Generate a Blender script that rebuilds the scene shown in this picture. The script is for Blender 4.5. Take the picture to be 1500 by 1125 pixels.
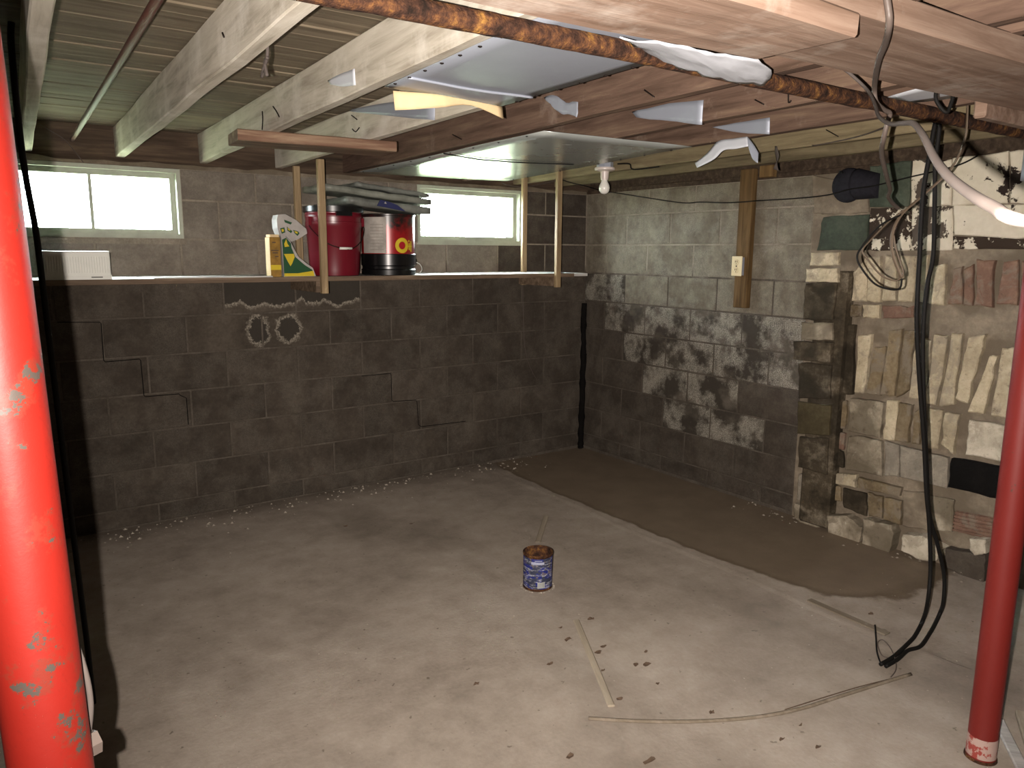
import bpy, bmesh, math, random
from mathutils import Vector, Matrix, noise
random.seed(7)
S = bpy.context.scene
for o in list(bpy.data.objects): bpy.data.objects.remove(o)
C = S.collection
pi = math.pi

# ------------------------------------------------------------ camera
cam = bpy.data.cameras.new('camera'); camo = bpy.data.objects.new('camera', cam); C.objects.link(camo)
cam.sensor_width = 36; cam.lens = 26.765; cam.clip_start = .05
PITCH, ROLL, YAW = 0.1724, 0.0073, 0.6165
CAM = Vector((-3.7544, -4.3639, 1.4778))
F = Vector((math.sin(YAW)*math.cos(PITCH), math.cos(YAW)*math.cos(PITCH), -math.sin(PITCH)))
R0 = Vector((math.cos(YAW), -math.sin(YAW), 0)); U0 = R0.cross(F)
RR = R0*math.cos(ROLL)+U0*math.sin(ROLL); UU = -R0*math.sin(ROLL)+U0*math.cos(ROLL)
M = Matrix.Identity(4)
for i in range(3): M[i][0] = RR[i]; M[i][1] = UU[i]; M[i][2] = -F[i]; M[i][3] = CAM[i]
camo.matrix_world = M
S.camera = camo

# ------------------------------------------------------------ light and exposure
w = bpy.data.worlds.new('overcast_sky'); S.world = w; w.use_nodes = True
w.node_tree.nodes['Background'].inputs[0].default_value = (.86, .95, 1.0, 1)
w.node_tree.nodes['Background'].inputs[1].default_value = 85.0
fl = bpy.data.lights.new('phone_flash', 'SPOT'); flo = bpy.data.objects.new('phone_flash', fl); C.objects.link(flo)
fl.energy = 630; fl.color = (1.0, .90, .82); fl.shadow_soft_size = .004; fl.spot_size = math.radians(112); fl.spot_blend = 1.0
flo.matrix_world = Matrix.Translation(-RR*.047 - UU*.004) @ M @ Matrix.Rotation(math.radians(-7), 4, 'Y') @ Matrix.Rotation(math.radians(2), 4, 'X')   # the flash throws a little to the right of the lens
S.view_settings.view_transform = 'Standard'; S.view_settings.look = 'None'
S.view_settings.exposure = 0.0; S.view_settings.gamma = 1.0; S.view_settings.use_curve_mapping = False

# ------------------------------------------------------------ material helpers
def srgb(h):
    v = [int(h[i:i+2], 16)/255 for i in (0, 2, 4)]
    return tuple((x/12.92 if x <= .04045 else ((x+.055)/1.055)**2.4) for x in v)+(1,)
class NT:
    def __init__(s, name):
        s.m = bpy.data.materials.new(name); s.m.use_nodes = True; s.t = s.m.node_tree
        s.b = s.t.nodes['Principled BSDF']; s.x = {}
    def n(s, typ, ins=None, **kw):
        nd = s.t.nodes.new(typ)
        for k, v in kw.items(): setattr(nd, k, v)
        for k, v in (ins or {}).items(): s.set(nd.inputs[k], v)
        return nd
    def set(s, sock, v):
        if hasattr(v, 'is_output') or isinstance(v, bpy.types.NodeSocket): s.t.links.new(v, sock)
        else: sock.default_value = v
    def pos(s, scale=(1, 1, 1), space='world', off=None):
        if space == 'world': src = s.n('ShaderNodeNewGeometry').outputs['Position']
        elif space == 'uv': src = s.n('ShaderNodeTexCoord').outputs['UV']
        else: src = s.n('ShaderNodeTexCoord').outputs['Object']
        if space == 'object':   # shift the grain from object to object
            r = s.n('ShaderNodeObjectInfo').outputs['Random']
            k = s.n('ShaderNodeVectorMath', {0: src}, operation='ADD')
            c = s.n('ShaderNodeCombineXYZ', {0: s.math('MULTIPLY', r, 37.), 1: s.math('MULTIPLY', r, 91.), 2: s.math('MULTIPLY', r, 53.)})
            s.set(k.inputs[1], c.outputs[0]); src = k.outputs[0]
        return s.n('ShaderNodeVectorMath', {0: src, 1: scale}, operation='MULTIPLY').outputs[0]
    def noise(s, vec, scale, detail=4, rough=.6, dist=0):
        return s.n('ShaderNodeTexNoise', {'Vector': vec, 'Scale': scale, 'Detail': detail, 'Roughness': rough, 'Distortion': dist}).outputs['Fac']
    def ramp(s, fac, stops):
        r = s.n('ShaderNodeValToRGB', {0: fac}); e = r.color_ramp.elements
        while len(e) < len(stops): e.new(.5)
        for i, (p, c) in enumerate(stops):
            e[i].position = p; e[i].color = srgb(c) if isinstance(c, str) else (c, c, c, 1)
        return r.outputs[0]
    def math(s, op, a, b=0.0, clamp=False):
        nd = s.n('ShaderNodeMath', {0: a, 1: b}, operation=op); nd.use_clamp = clamp; return nd.outputs[0]
    def mix(s, fac, a, b, mode='MIX'):
        nd = s.n('ShaderNodeMix', data_type='RGBA', blend_type=mode)
        s.set(nd.inputs[0], fac)
        for i, v in ((6, a), (7, b)): s.set(nd.inputs[i], srgb(v) if isinstance(v, str) else v)
        return nd.outputs[2]
    def vary(s, col, lo=.8, hi=1.2):   # piece to piece tone
        r = s.n('ShaderNodeObjectInfo').outputs['Random']
        v = s.n('ShaderNodeMapRange', {0: r, 3: lo, 4: hi}).outputs[0]
        return s.n('ShaderNodeHueSaturation', {'Value': v, 'Color': col}).outputs[0]
    def bump(s, h, strength=.4, dist=.01):
        s.set(s.b.inputs['Normal'], s.n('ShaderNodeBump', {'Height': h, 'Strength': strength, 'Distance': dist}).outputs[0])
    def done(s, col, rough=.85, metal=0, spec=.3):
        s.set(s.b.inputs['Base Color'], srgb(col) if isinstance(col, str) else col)
        s.set(s.b.inputs['Roughness'], rough); s.set(s.b.inputs['Metallic'], metal)
        s.b.inputs['Specular IOR Level'].default_value = spec
        return s.m
def plain(name, c, rough=.6, metal=0, spec=.3, var=.12, sc=30):
    t = NT(name); n = t.noise(t.pos(), sc, 4)
    col = t.mix(t.math('MULTIPLY', n, var*2), c, '000000', 'MIX')
    return t.done(col, rough, metal, spec)
def wood(name, dark, mid, light, patch=None, patch_lo=.5, axis=1, rough=.85, vary=(.8, 1.15), bump=.35):
    t = NT(name); sc = [14, 14, 14]; sc[axis] = 1.1
    v = t.pos(tuple(sc), 'object')
    g = t.noise(v, 2.2, 6, .65, .4)
    col = t.ramp(g, [(.28, dark), (.5, mid), (.72, light)])
    if patch:
        pn = t.noise(t.pos((3, 3, 3), 'object'), 1.7, 6, .65)
        col = t.mix(t.ramp(pn, [(patch_lo, 0.), (patch_lo+.17, .85)]), col, patch)
    col = t.vary(col, *vary)
    t.bump(g, bump, .006); return t.done(col, rough, 0, .2)
def masonry(name, dark, mid, light, eff=0., rough=.95, vary=(.78, 1.2), fine=60, damp=None, spec=.15, smear=None):
    t = NT(name); p = t.pos()
    n1 = t.noise(p, 5.5, 5, .6); n2 = t.noise(p, fine, 4, .7)
    f = t.math('ADD', t.math('ADD', t.math('MULTIPLY', n1, .5), t.math('MULTIPLY', t.noise(p, 19, 5, .65), .25)), t.math('MULTIPLY', n2, .25))
    col = t.ramp(f, [(.33, dark), (.5, mid), (.66, light)])
    col = t.vary(col, *vary)
    if damp:
        dn = t.noise(t.pos((1, 1, 1.3)), 4.3, 3, .5)
        col = t.mix(t.ramp(dn, [(.46, 0.), (.54, .8)]), col, damp)
    if smear:
        sn = t.noise(p, 8.5, 7, .72, .6)
        col = t.mix(t.ramp(sn, [(.5, 0.), (.58, .75)]), col, smear)
        gn = t.noise(p, 27, 5, .7)
        col = t.mix(t.ramp(gn, [(.58, 0.), (.7, .6)]), col, '4a4034')
    if eff:
        e = t.noise(p, 5.0, 6, .62, 0)
        band = t.ramp(e, [(.45, 0.), (.56, 1.), (.62, .8), (.68, .2)])
        sp = t.ramp(t.noise(p, 150, 4, .75), [(.4, .15), (.62, 1.)])
        k = t.math('MULTIPLY', t.math('MULTIPLY', band, sp), eff)
        col = t.mix(k, col, 'c9c3b4')
    h = t.math('ADD', t.math('MULTIPLY', n2, .6), t.math('MULTIPLY', t.noise(p, 160, 2), .4))
    t.bump(h, .55, .006); return t.done(col, rough, 0, spec)
def paint(name, base, worn, lo=.6, sc=9, rough=.4, worn2=None, spec=.5):
    t = NT(name); p = t.pos(); n = t.noise(p, sc, 7, .7)
    col = t.mix(t.ramp(n, [(lo, 0.), (lo+.02, 1.)]), t.mix(t.noise(p, 3), base, '000000'), worn) if False else None
    b = t.mix(t.math('MULTIPLY', t.noise(p, 12, 5), .35), base, worn2 or '000000')
    col = t.mix(t.ramp(n, [(lo, 0.), (lo+.02, 1.)]), b, worn)
    t.bump(n, .25, .003); return t.done(col, rough, 0, spec)
def metal(name, c, rough=.3, var=.25, sc=6, met=.9):
    t = NT(name); p = t.pos(); n = t.noise(p, sc, 5)
    col = t.mix(t.math('MULTIPLY', n, var), c, '3a3a38')
    rr = t.math('ADD', t.math('MULTIPLY', n, .2), rough-.1)
    t.bump(t.noise(p, 4, 2), .05, .02); return t.done(col, rr, met, .5)

# ------------------------------------------------------------ object helpers
def link(o, parent=None):
    C.objects.link(o)
    if parent: o.parent = parent
    return o
def tag(o, label, cat, group=None):
    o['label'] = label; o['category'] = cat
    if group: o['group'] = group
    return o
def struct(o): o['kind'] = 'structure'; return o
def empty(name, loc=(0, 0, 0), rz=0):
    o = bpy.data.objects.new(name, None); o.empty_display_size = .05; o.location = loc; o.rotation_euler = (0, 0, rz)
    return link(o)
def mesh(name, V, Fc, mat, parent=None, smooth=False, loc=None, rot=None, uv=None):
    me = bpy.data.meshes.new(name); me.from_pydata([tuple(v) for v in V], [], Fc)
    if uv:
        l = me.uv_layers.new()
        for p in me.polygons:
            for li in p.loop_indices: l.data[li].uv = uv[me.loops[li].vertex_index]
    if mat: me.materials.append(mat)
    if smooth: me.polygons.foreach_set('use_smooth', [True]*len(me.polygons))
    me.update()
    o = bpy.data.objects.new(name, me)
    if loc: o.location = loc
    if rot: o.rotation_euler = rot
    return link(o, parent)
def fix(o):   # consistent outward normals
    bm = bmesh.new(); bm.from_mesh(o.data); bmesh.ops.recalc_face_normals(bm, faces=bm.faces); bm.to_mesh(o.data); bm.free(); return o
def boxdata(x0, x1, y0, y1, z0, z1, V=None, Fc=None):
    V = [] if V is None else V; Fc = [] if Fc is None else Fc; b = len(V)
    V += [(x0, y0, z0), (x1, y0, z0), (x1, y1, z0), (x0, y1, z0), (x0, y0, z1), (x1, y0, z1), (x1, y1, z1), (x0, y1, z1)]
    Fc += [tuple(b+i for i in f) for f in ((0, 3, 2, 1), (4, 5, 6, 7), (0, 1, 5, 4), (1, 2, 6, 5), (2, 3, 7, 6), (3, 0, 4, 7))]
    return V, Fc
def bevel(o, wd=.004, seg=1):
    bm = bmesh.new(); bm.from_mesh(o.data)
    bmesh.ops.bevel(bm, geom=list(bm.edges), offset=wd, segments=seg, affect='EDGES', profile=.7); bm.to_mesh(o.data); bm.free(); return o
def box(name, d, mat, parent=None, bv=.003):
    """d = x0,x1,y0,y1,z0,z1"""
    cx, cy, cz = (d[0]+d[1])/2, (d[2]+d[3])/2, d[4]
    V, Fc = boxdata(d[0]-cx, d[1]-cx, d[2]-cy, d[3]-cy, 0, d[5]-cz)
    o = mesh(name, V, Fc, mat, parent, loc=(cx, cy, cz))
    if bv: bevel(o, bv)
    return o
def timber(name, p0, p1, wd, ht, mat, parent=None, jit=.003, seed=0, seg=10):
    """beam from p0 to p1 (points on the bottom centre line), local Y along the grain"""
    p0, p1 = Vector(p0), Vector(p1); d = p1-p0; L = d.length
    prof = [(-wd/2, .004), (-wd/2+.004, 0), (wd/2-.004, 0), (wd/2, .004), (wd/2, ht-.004), (wd/2-.004, ht), (-wd/2+.004, ht), (-wd/2, ht-.004)]
    V, Fc = [], []; n = len(prof)
    for i in range(seg+1):
        y = L*i/seg
        for k, (a, b) in enumerate(prof):
            q = noise.noise(Vector((seed*3.1+a*9, y*2.3, b*9+seed)))*jit; q2 = noise.noise(Vector((seed*5.7+a*9+40, y*2.3, b*9)))*jit
            V.append((a+q, y, b+q2))
    for i in range(seg):
        for k in range(n): Fc.append((i*n+k, i*n+(k+1) % n, (i+1)*n+(k+1) % n, (i+1)*n+k))
    Fc.append(tuple(range(n))); Fc.append(tuple(seg*n+k for k in reversed(range(n))))
    o = fix(mesh(name, V, Fc, mat, parent))
    yaw = math.atan2(-d.x, d.y); pit = math.asin(d.z/L)
    o.location = p0; o.rotation_euler = (pit, 0, yaw)
    return o
def smoothpts(P, k=6):
    P = [Vector(p) for p in P]; out = []
    for i in range(len(P)-1):
        a, b, c, d = P[max(i-1, 0)], P[i], P[i+1], P[min(i+2, len(P)-1)]
        for j in range(k):
            t = j/k
            out.append(.5*((2*b)+(c-a)*t+(2*a-5*b+4*c-d)*t*t+(3*b-a-3*c+d)*t**3))
    return out+[P[-1]]
def tube(name, P, r, mat, parent=None, seg=8, k=6, flat=1.0, rj=0.0, smooth=True):
    P = smoothpts(P, k) if k > 1 else [Vector(p) for p in P]
    V, Fc = [], []; up = None
    for i, p in enumerate(P):
        t = (P[min(i+1, len(P)-1)]-P[max(i-1, 0)]).normalized()
        if up is None: up = t.orthogonal().normalized()
        up = (up-t*up.dot(t)).normalized(); s = t.cross(up)
        for j in range(seg):
            a = 2*pi*j/seg; q = r*(1+rj*noise.noise(p*40+Vector((j*3., 0, 0))))
            V.append(p+up*math.cos(a)*q+s*math.sin(a)*q*flat)
    for i in range(len(P)-1):
        for j in range(seg): Fc.append((i*seg+j, i*seg+(j+1) % seg, (i+1)*seg+(j+1) % seg, (i+1)*seg+j))
    Fc.append(tuple(range(seg))); Fc.append(tuple((len(P)-1)*seg+j for j in reversed(range(seg))))
    o0 = V[0]; b = Vector(P[0])
    return fix(mesh(name, [v-b for v in V], Fc, mat, parent, smooth, loc=b))
def lathe(name, prof, mat, parent=None, seg=40, loc=(0, 0, 0), smooth=True, caps=(True, False), rot=None):
    V, Fc, UV = [], [], []; zs = [p[1] for p in prof]; z0, z1 = min(zs), max(zs)
    for (r, z) in prof:
        for j in range(seg+1):
            a = 2*pi*j/seg; V.append((r*math.cos(a), r*math.sin(a), z)); UV.append((j/seg, (z-z0)/(z1-z0+1e-9)))
    n = seg+1
    for i in range(len(prof)-1):
        for j in range(seg): Fc.append((i*n+j, i*n+j+1, (i+1)*n+j+1, (i+1)*n+j))
    if caps[0]: Fc.append(tuple(reversed(range(seg))))
    if caps[1]: Fc.append(tuple((len(prof)-1)*n+j for j in range(seg)))
    o = mesh(name, V, Fc, mat, parent, smooth, loc=loc, rot=rot, uv=UV)
    if smooth:
        bm = bmesh.new(); bm.from_mesh(o.data)
        for e in bm.edges:
            if len(e.link_faces) == 2 and e.calc_face_angle(0) > .7: e.smooth = False
        bm.to_mesh(o.data); bm.free()
    return o
def sheet(name, rows, mat, parent=None, thick=.002, sub=4, amp=0., seed=0, sc=12, smooth=True):
    """thin bent sheet through a grid of world points, given real thickness"""
    rows = [smoothpts(r, sub) if smooth else [Vector(p) for p in r] for r in rows]
    cols = list(zip(*rows)); g = [smoothpts(c, sub) if smooth and len(c) > 2 else [Vector(c[0]).lerp(Vector(c[-1]), i/sub) for i in range(sub+1)] if len(c) == 2 else [Vector(q) for q in c] for c in cols]
    nc, nr = len(g), len(g[0]); o0 = Vector(g[0][0]); V, Fc = [], []
    for c in g:
        for p in c:
            q = Vector((noise.noise(p*sc+Vector((seed, 0, 0))), noise.noise(p*sc+Vector((0, seed+9, 0))), noise.noise(p*sc+Vector((0, 0, seed+5)))))*amp
            V.append(p+q-o0)
    for i in range(nc-1):
        for j in range(nr-1): Fc.append((i*nr+j, (i+1)*nr+j, (i+1)*nr+j+1, i*nr+j+1))
    o = fix(mesh(name, V, Fc, mat, parent, True, loc=o0))
    md = o.modifiers.new('thickness', 'SOLIDIFY'); md.thickness = thick; md.offset = 0
    return o
def piece(name, poly, xf, mat, parent=None, xb=.0, jit=.004, nsub=5, seed=0, inset=.006):
    """masonry piece standing proud of the x = 0 wall; poly is (y, z) round its outline"""
    out = []
    for i in range(len(poly)):
        a, b = poly[i], poly[(i+1) % len(poly)]
        for k in range(nsub):
            t = k/nsub; y, z = a[0]+(b[0]-a[0])*t, a[1]+(b[1]-a[1])*t
            q = Vector((y*31, z*31, seed*1.7)); q2 = q*2.7
            out.append((y+(noise.noise(q)*1.7+noise.noise(q2))*jit, z+(noise.noise(q+Vector((7, 3, 1)))*1.7+noise.noise(q2+Vector((5, 1, 8))))*jit))
    cy = sum(p[0] for p in out)/len(out); cz = sum(p[1] for p in out)/len(out); zb = min(p[1] for p in out)
    n = len(out); V = []
    for (x, ins) in ((xb, 0), (xf+.005, 0), (xf, inset)):
        for (y, z) in out:
            dy, dz = cy-y, cz-z; l = math.hypot(dy, dz)+1e-6
            V.append((x, y+dy/l*ins-cy, z+dz/l*ins-zb))
    V.append((xf-.001, 0, cz-zb)); c = len(V)-1
    Fc = []
    for r in (0, 1):
        for i in range(n): Fc.append((r*n+i, r*n+(i+1) % n, (r+1)*n+(i+1) % n, (r+1)*n+i))
    for i in range(n): Fc.append((2*n+i, 2*n+(i+1) % n, c))
    return fix(mesh(name, V, Fc, mat, parent, loc=(0, cy, zb)))

# ------------------------------------------------------------ materials
M_CMU = masonry('concrete_block', '5a534a', '736b61', '8a8277', eff=.1, vary=(.88, 1.1))
M_CMUD = masonry('damp_concrete_block', '332e28', '433c35', '534c43', eff=.06, vary=(.85, 1.12))
M_CMUE = masonry('concrete_block_with_salts', '3d3832', '4f4941', '625b52', eff=.55, damp='38332d')
def salt_line():
    t = NT('block_with_salt_line'); p = t.pos(); sp = t.n('ShaderNodeSeparateXYZ', {0: p})
    n1 = t.noise(p, 5.5, 5); n2 = t.noise(p, 60, 4, .7)
    col = t.vary(t.ramp(t.math('ADD', t.math('MULTIPLY', n1, .7), t.math('MULTIPLY', n2, .3)), [(.33, '39332d'), (.5, '49423a'), (.66, '5a5249')]), .9, 1.1)
    wx = t.n('ShaderNodeCombineXYZ', {0: sp.outputs[0]}).outputs[0]
    line = t.math('ADD', t.math('MULTIPLY', t.noise(wx, 8, 4, .6), .2), t.math('MULTIPLY', t.noise(p, 45, 3), .02))
    d = t.math('SUBTRACT', sp.outputs[2], t.math('ADD', line, 1.062))
    outs = [d]
    for cx, cz, rx, rz in ((-2.435, 1.022, .055, .075), (-2.262, 1.026, .062, .07)):
        a = t.math('POWER', t.math('DIVIDE', t.math('SUBTRACT', sp.outputs[0], cx), rx), 2.); b = t.math('POWER', t.math('DIVIDE', t.math('SUBTRACT', sp.outputs[2], cz), rz), 2.)
        r = t.math('SQRT', t.math('ADD', a, b)); r = t.math('ADD', r, t.math('MULTIPLY', t.math('SUBTRACT', t.noise(p, 16, 5, .7), .5), 1.9))
        outs.append(t.math('MULTIPLY', t.math('SUBTRACT', 1., r), .06))
    m = t.math('MAXIMUM', t.math('MAXIMUM', outs[0], outs[1]), outs[2])
    col = t.mix(t.ramp(t.math('ADD', t.math('MULTIPLY', m, 10.), .5), [(.5, 0.), (.56, .85)]), col, '37332e')
    sl = t.ramp(t.math('ADD', t.math('MULTIPLY', m, 10.), .5), [(.3, 0.), (.47, .8), (.53, .8), (.58, 0.)])
    col = t.mix(t.math('MULTIPLY', sl, t.ramp(t.noise(p, 110, 3, .7), [(.38, .1), (.6, 1.)])), col, '9c9486')
    t.bump(n2, .5, .006); return t.done(col, .95, 0, .15)
M_SALT = salt_line()
M_CMUY = masonry('pale_concrete_block', '524c42', '6a6356', '7f7868', eff=.2, vary=(.9, 1.1))
def mortar():
    t = NT('block_mortar'); p = t.pos(); n = t.math('ADD', t.math('MULTIPLY', t.noise(p, 6, 5), .6), t.math('MULTIPLY', t.noise(p, 110, 4, .7), .4))
    lo = t.ramp(n, [(.33, '3f3a33'), (.5, '514a42'), (.66, '625b52')]); hi = t.ramp(n, [(.33, '665e52'), (.5, '81786b'), (.66, '958c7e')])
    z = t.n('ShaderNodeSeparateXYZ', {0: p}).outputs[2]   # rising damp stops at about breast height
    k = t.n('ShaderNodeMapRange', {0: t.math('ADD', z, t.math('MULTIPLY', t.noise(p, 3, 4), .2)), 1: 1.41, 2: 1.5}).outputs[0]
    t.bump(n, .5, .006); return t.done(t.mix(k, lo, hi), .95, 0, .15)
M_MORT = mortar()
M_MORTR = masonry('rough_mortar', '5f5649', '7b7061', '948876', vary=(1, 1), fine=50, damp='665c4e')
M_TAN = masonry('tan_brick', '8b7f6a', 'b0a389', 'c9bca3', vary=(.85, 1.12), smear='8d8373')
M_BROWN = masonry('brown_brick', '554839', '74664f', '8e7f68', vary=(.8, 1.15), smear='7b7163')
M_RED = masonry('red_brick', '5c473d', '785e50', '927d69', vary=(.85, 1.15), smear='7d7265')
M_DKP = masonry('dark_mossy_brick', '26221b', '463e32', '7b7263', vary=(.8, 1.2), damp='2a251d')
M_OLIVE = masonry('olive_block', '2f2a1e', '3f3828', '4f4836')
M_GREYB = masonry('grey_tile', '6b655a', '888073', '9f9787', vary=(.9, 1.1), smear='7a7267')
M_PLAST = masonry('chalky_plaster', '665c4d', '948a78', 'bfb5a3', vary=(.9, 1.05), fine=30, damp='5e5546', smear='746a5b')
M_WHT = masonry('white_limewash', '8f8674', 'bdb4a2', 'd2c9b8', vary=(.95, 1.05), fine=18, smear='9a907f')
M_TAR = masonry('black_tar', '070605', '0d0b0a', '171412', vary=(1, 1))
def peel(name, under, lo, sc=7):
    t = NT(name); p = t.pos((1, 1, 1)); n = t.noise(p, sc, 7, .68, .3)
    col = t.mix(t.ramp(n, [(lo, 0.), (lo+.015, 1.)]), under, t.mix(t.noise(p, 25, 4), 'd9d1bf', 'b9af99'))
    t.bump(t.ramp(n, [(lo, 0.), (lo+.02, 1.)]), .4, .004); return t.done(col, .85, 0, .2)
M_PEELW = peel('peeling_whitewash', '2b211c', .425, 8)
M_PEELM = peel('half_peeled_whitewash', '4d443b', .5)
M_PEELD = peel('mostly_peeled_whitewash', '33281f', .55, 9)
M_GRN = masonry('dull_green_paint', '30362d', '444b40', '595e50', vary=(.9, 1.1))
M_FLOOR_W = None
M_JOIST = wood('grey_joist_wood', '948b7c', 'bbb3a4', 'cdc6b8', 'd3cdc1', .5)
M_JOISTD = wood('brown_joist_wood', '423329', '5c493e', '73604f', '85766a', .62)
M_BEAM = wood('whitewashed_beam_wood', '5f4b3d', '796456', '8d7a6b', '9c9085', .54, vary=(.95, 1.05))
M_PLANK = wood('subfloor_wood', '554b3d', '6f6453', '827664', axis=0, vary=(.86, 1.12))
M_RIM = wood('dark_rim_wood', '2a221b', '43372c', '5c4d3f', axis=0)
M_YEL = wood('yellowed_joist_wood', '4f4635', '6d624b', '82765d', '5e5340', .6)
M_PINE = wood('pine_stick', '6b5a43', '8c785b', 'a79272', axis=2, rough=.6)
M_PINEX = wood('pine_board', '4d4034', '6b5a4a', '8a7866', axis=0, rough=.7)
M_SHELF = wood('pale_window_lit_board', '8d8a86', 'aeaba7', 'c6c3be', axis=0, rough=.45)  # shelf top's window brightness put into this pale colour; loose boards share it
M_STUD = wood('brown_stud', '46361f', '664f31', '7d6543', axis=2)
M_RUST = (lambda t: (t.bump(t.noise(t.pos(), 70, 5), .9, .01), t.done(t.ramp(t.noise(t.pos(), 26, 6, .7), [(.34, '1b110b'), (.47, '38241a'), (.57, '543722'), (.7, '85602f')]), .9, .1, .2))[1])(NT('flaking_rust'))
t = NT('chipped_red_paint'); p = t.pos(); n = t.noise(p, 13, 6, .7); n_ = t.noise(p, 38, 4, .7)
col = t.mix(t.math('MULTIPLY', t.noise(p, 9, 4), .4), '72170f', '560f09')
col = t.mix(t.ramp(n, [(.55, 0.), (.6, .5)]), col, '55261a')
col = t.mix(t.ramp(t.math('MULTIPLY', t.ramp(n, [(.56, 0.), (.6, 1.)]), n_), [(.5, 0.), (.53, 1.)]), col, '3a332e')
t.bump(n, .2, .003); M_REDP = t.done(col, .5, 0, .28)
M_REDP2 = paint('dull_red_post_paint', '681d18', '42291f', .66, 14, .5, '561813', .3)
M_GALV = metal('galvanised_sheet', 'a3a9b5', .5, .15, 6, .35)
M_GALVS = metal('bright_galvanised_sheet', 'ccd3d0', .24, .15, 6, .5)
M_TINW = paint('white_painted_tin', 'c9ccd2', '8d4a33', .7, 8, .5, '9aa0ac')
M_BLACK = plain('black_rubber', '0f0d0b', .7, 0, .2)
M_BLKPL = plain('black_plastic', '0c0c0d', .3, 0, .5)
M_GREYC = plain('grey_cable_sheath', '554b45', .5)
M_WHTC = plain('white_cable_sheath', '4f4844', .8, 0, .1)
M_TANC = plain('brown_cable_sheath', '5f5142', .5)
M_FRAME = plain('white_window_paint', 'b9bdab', .5, 0, .4, .25, 12)
M_WHITE = plain('white_plastic', 'd6d6ce', .45, 0, .4, .05)
M_IVORY = plain('ivory_plastic', 'd9c9a0', .4, 0, .4, .05)
M_PORC = plain('white_porcelain', 'cfc4be', .3, 0, .5, .05)
M_NAIL = plain('dark_nail_steel', '1f1712', .6, .4)
M_REDPL = plain('dark_red_plastic', '6a1020', .32, 0, .5, .15, 8)
M_CREAM = plain('cream_paper', 'd6bd93', .8)
M_YELP = plain('yellow_print', 'c9b02a', .7)
M_GRNP = plain('dark_green_print', '1f4a2c', .6)
M_BAGW = plain('off_white_bag', 'b9b3ad', .55, 0, .4, .3, 14)
M_BLUEP = plain('navy_print', '272b52', .6)
M_CAPB = plain('dark_navy_cloth', '2d2c32', .9, 0, .1, .3, 60)
M_LEAF = plain('dead_leaf_brown', '59483a', .9)
M_CRUMB = masonry('mortar_crumbs', '8a8073', 'a89e90', 'c9c1b3')
M_GRASS = masonry('lawn_grass', '62674e', '7c8166', '96997d', fine=40)
M_ORNG = plain('orange_brown_carton', 'b58a3a', .7, 0, .3, .5, 22)
M_LIME = plain('lime_green', '8ee01c', .5)
g = NT('window_glass'); tr = g.n('ShaderNodeBsdfTransparent', {0: (.96, .98, .97, 1)}); gl = g.n('ShaderNodeBsdfGlossy', {'Roughness': .05})
mx = g.n('ShaderNodeMixShader', {0: .06, 1: tr.outputs[0], 2: gl.outputs[0]}); g.t.links.new(mx.outputs[0], g.t.nodes['Material Output'].inputs[0]); M_GLASS = g.m
t = NT('frosted_bulb_glass'); M_BULB = t.done('e4e2da', .25, 0, .5)

# ------------------------------------------------------------ floor
t = NT('old_concrete_floor'); p = t.pos()
n1 = t.noise(p, 1.3, 5, .6); n2 = t.noise(p, 9, 6, .65); n3 = t.noise(p, 70, 3, .6)
f = t.math('ADD', t.math('MULTIPLY', n1, .55), t.math('ADD', t.math('MULTIPLY', n2, .33), t.math('MULTIPLY', n3, .12)))
col = t.ramp(f, [(.34, '7a7065'), (.5, '978c80'), (.64, 'a99f93')])
spk = t.ramp(t.noise(p, 34, 3, .5), [(.27, 1.), (.31, 0.)])
col = t.mix(t.math('MULTIPLY', spk, .6), col, '50463a')
sx = t.n('ShaderNodeSeparateXYZ', {0: p}); wob = t.math('MULTIPLY', t.math('SUBTRACT', t.noise(p, 4.5, 6, .65), .5), .6)
ax = t.math('POWER', t.math('ABSOLUTE', t.math('DIVIDE', t.math('ADD', sx.outputs[0], .3), .58)), 4.)
ay = t.math('POWER', t.math('ABSOLUTE', t.math('DIVIDE', t.math('ADD', sx.outputs[1], 1.2), 1.62)), 4.)
wet = t.ramp(t.math('ADD', t.math('ADD', ax, ay), wob), [(.9, 1.), (1.02, 0.)])
wn = t.mix(t.noise(p, 5, 5), '66594a', '857766')
rim = t.ramp(t.math('ADD', t.math('ADD', ax, ay), wob), [(.72, 0.), (.93, 1.), (1.0, 0.)])
wn = t.mix(t.math('MULTIPLY', rim, .6), wn, '544737')
st = t.math('SUBTRACT', sx.outputs[1], t.math('MULTIPLY', t.noise(p, 2.1, 5, .65), .3))   # damp strip along the back wall
edge = t.math('MULTIPLY', t.ramp(t.math('ADD', st, 1.), [(.62, 0.), (.84, .55)]), 1.)
col = t.mix(edge, col, '453b30')
blot = t.ramp(t.noise(t.pos((1, .6, 1)), 1.15, 4, .55, .4), [(.52, 0.), (.66, .42)])
col = t.mix(blot, col, '574c40')
col = t.mix(wet, col, wn)
t.bump(t.math('ADD', t.math('MULTIPLY', n2, .5), t.math('MULTIPLY', n3, .3)), .35, .01)
rg = t.math('SUBTRACT', .92, t.math('MULTIPLY', wet, .35))
M_FLOOR = t.done(col, rg, 0, .25)
XL, YF = -6.3, -6.6
xs = [XL, -5, -4, -3, -2, -1.4, -1.1, -.985, -.955, -.94, -.925, -.9, -.7, -.4, -.15, .2]
ys = [.2, 0, -.3]+[-.3-.1*i for i in range(1, 33)]+[-3.8, -4.5, -5.5, YF-.2]
V, Fc = [], []
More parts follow.
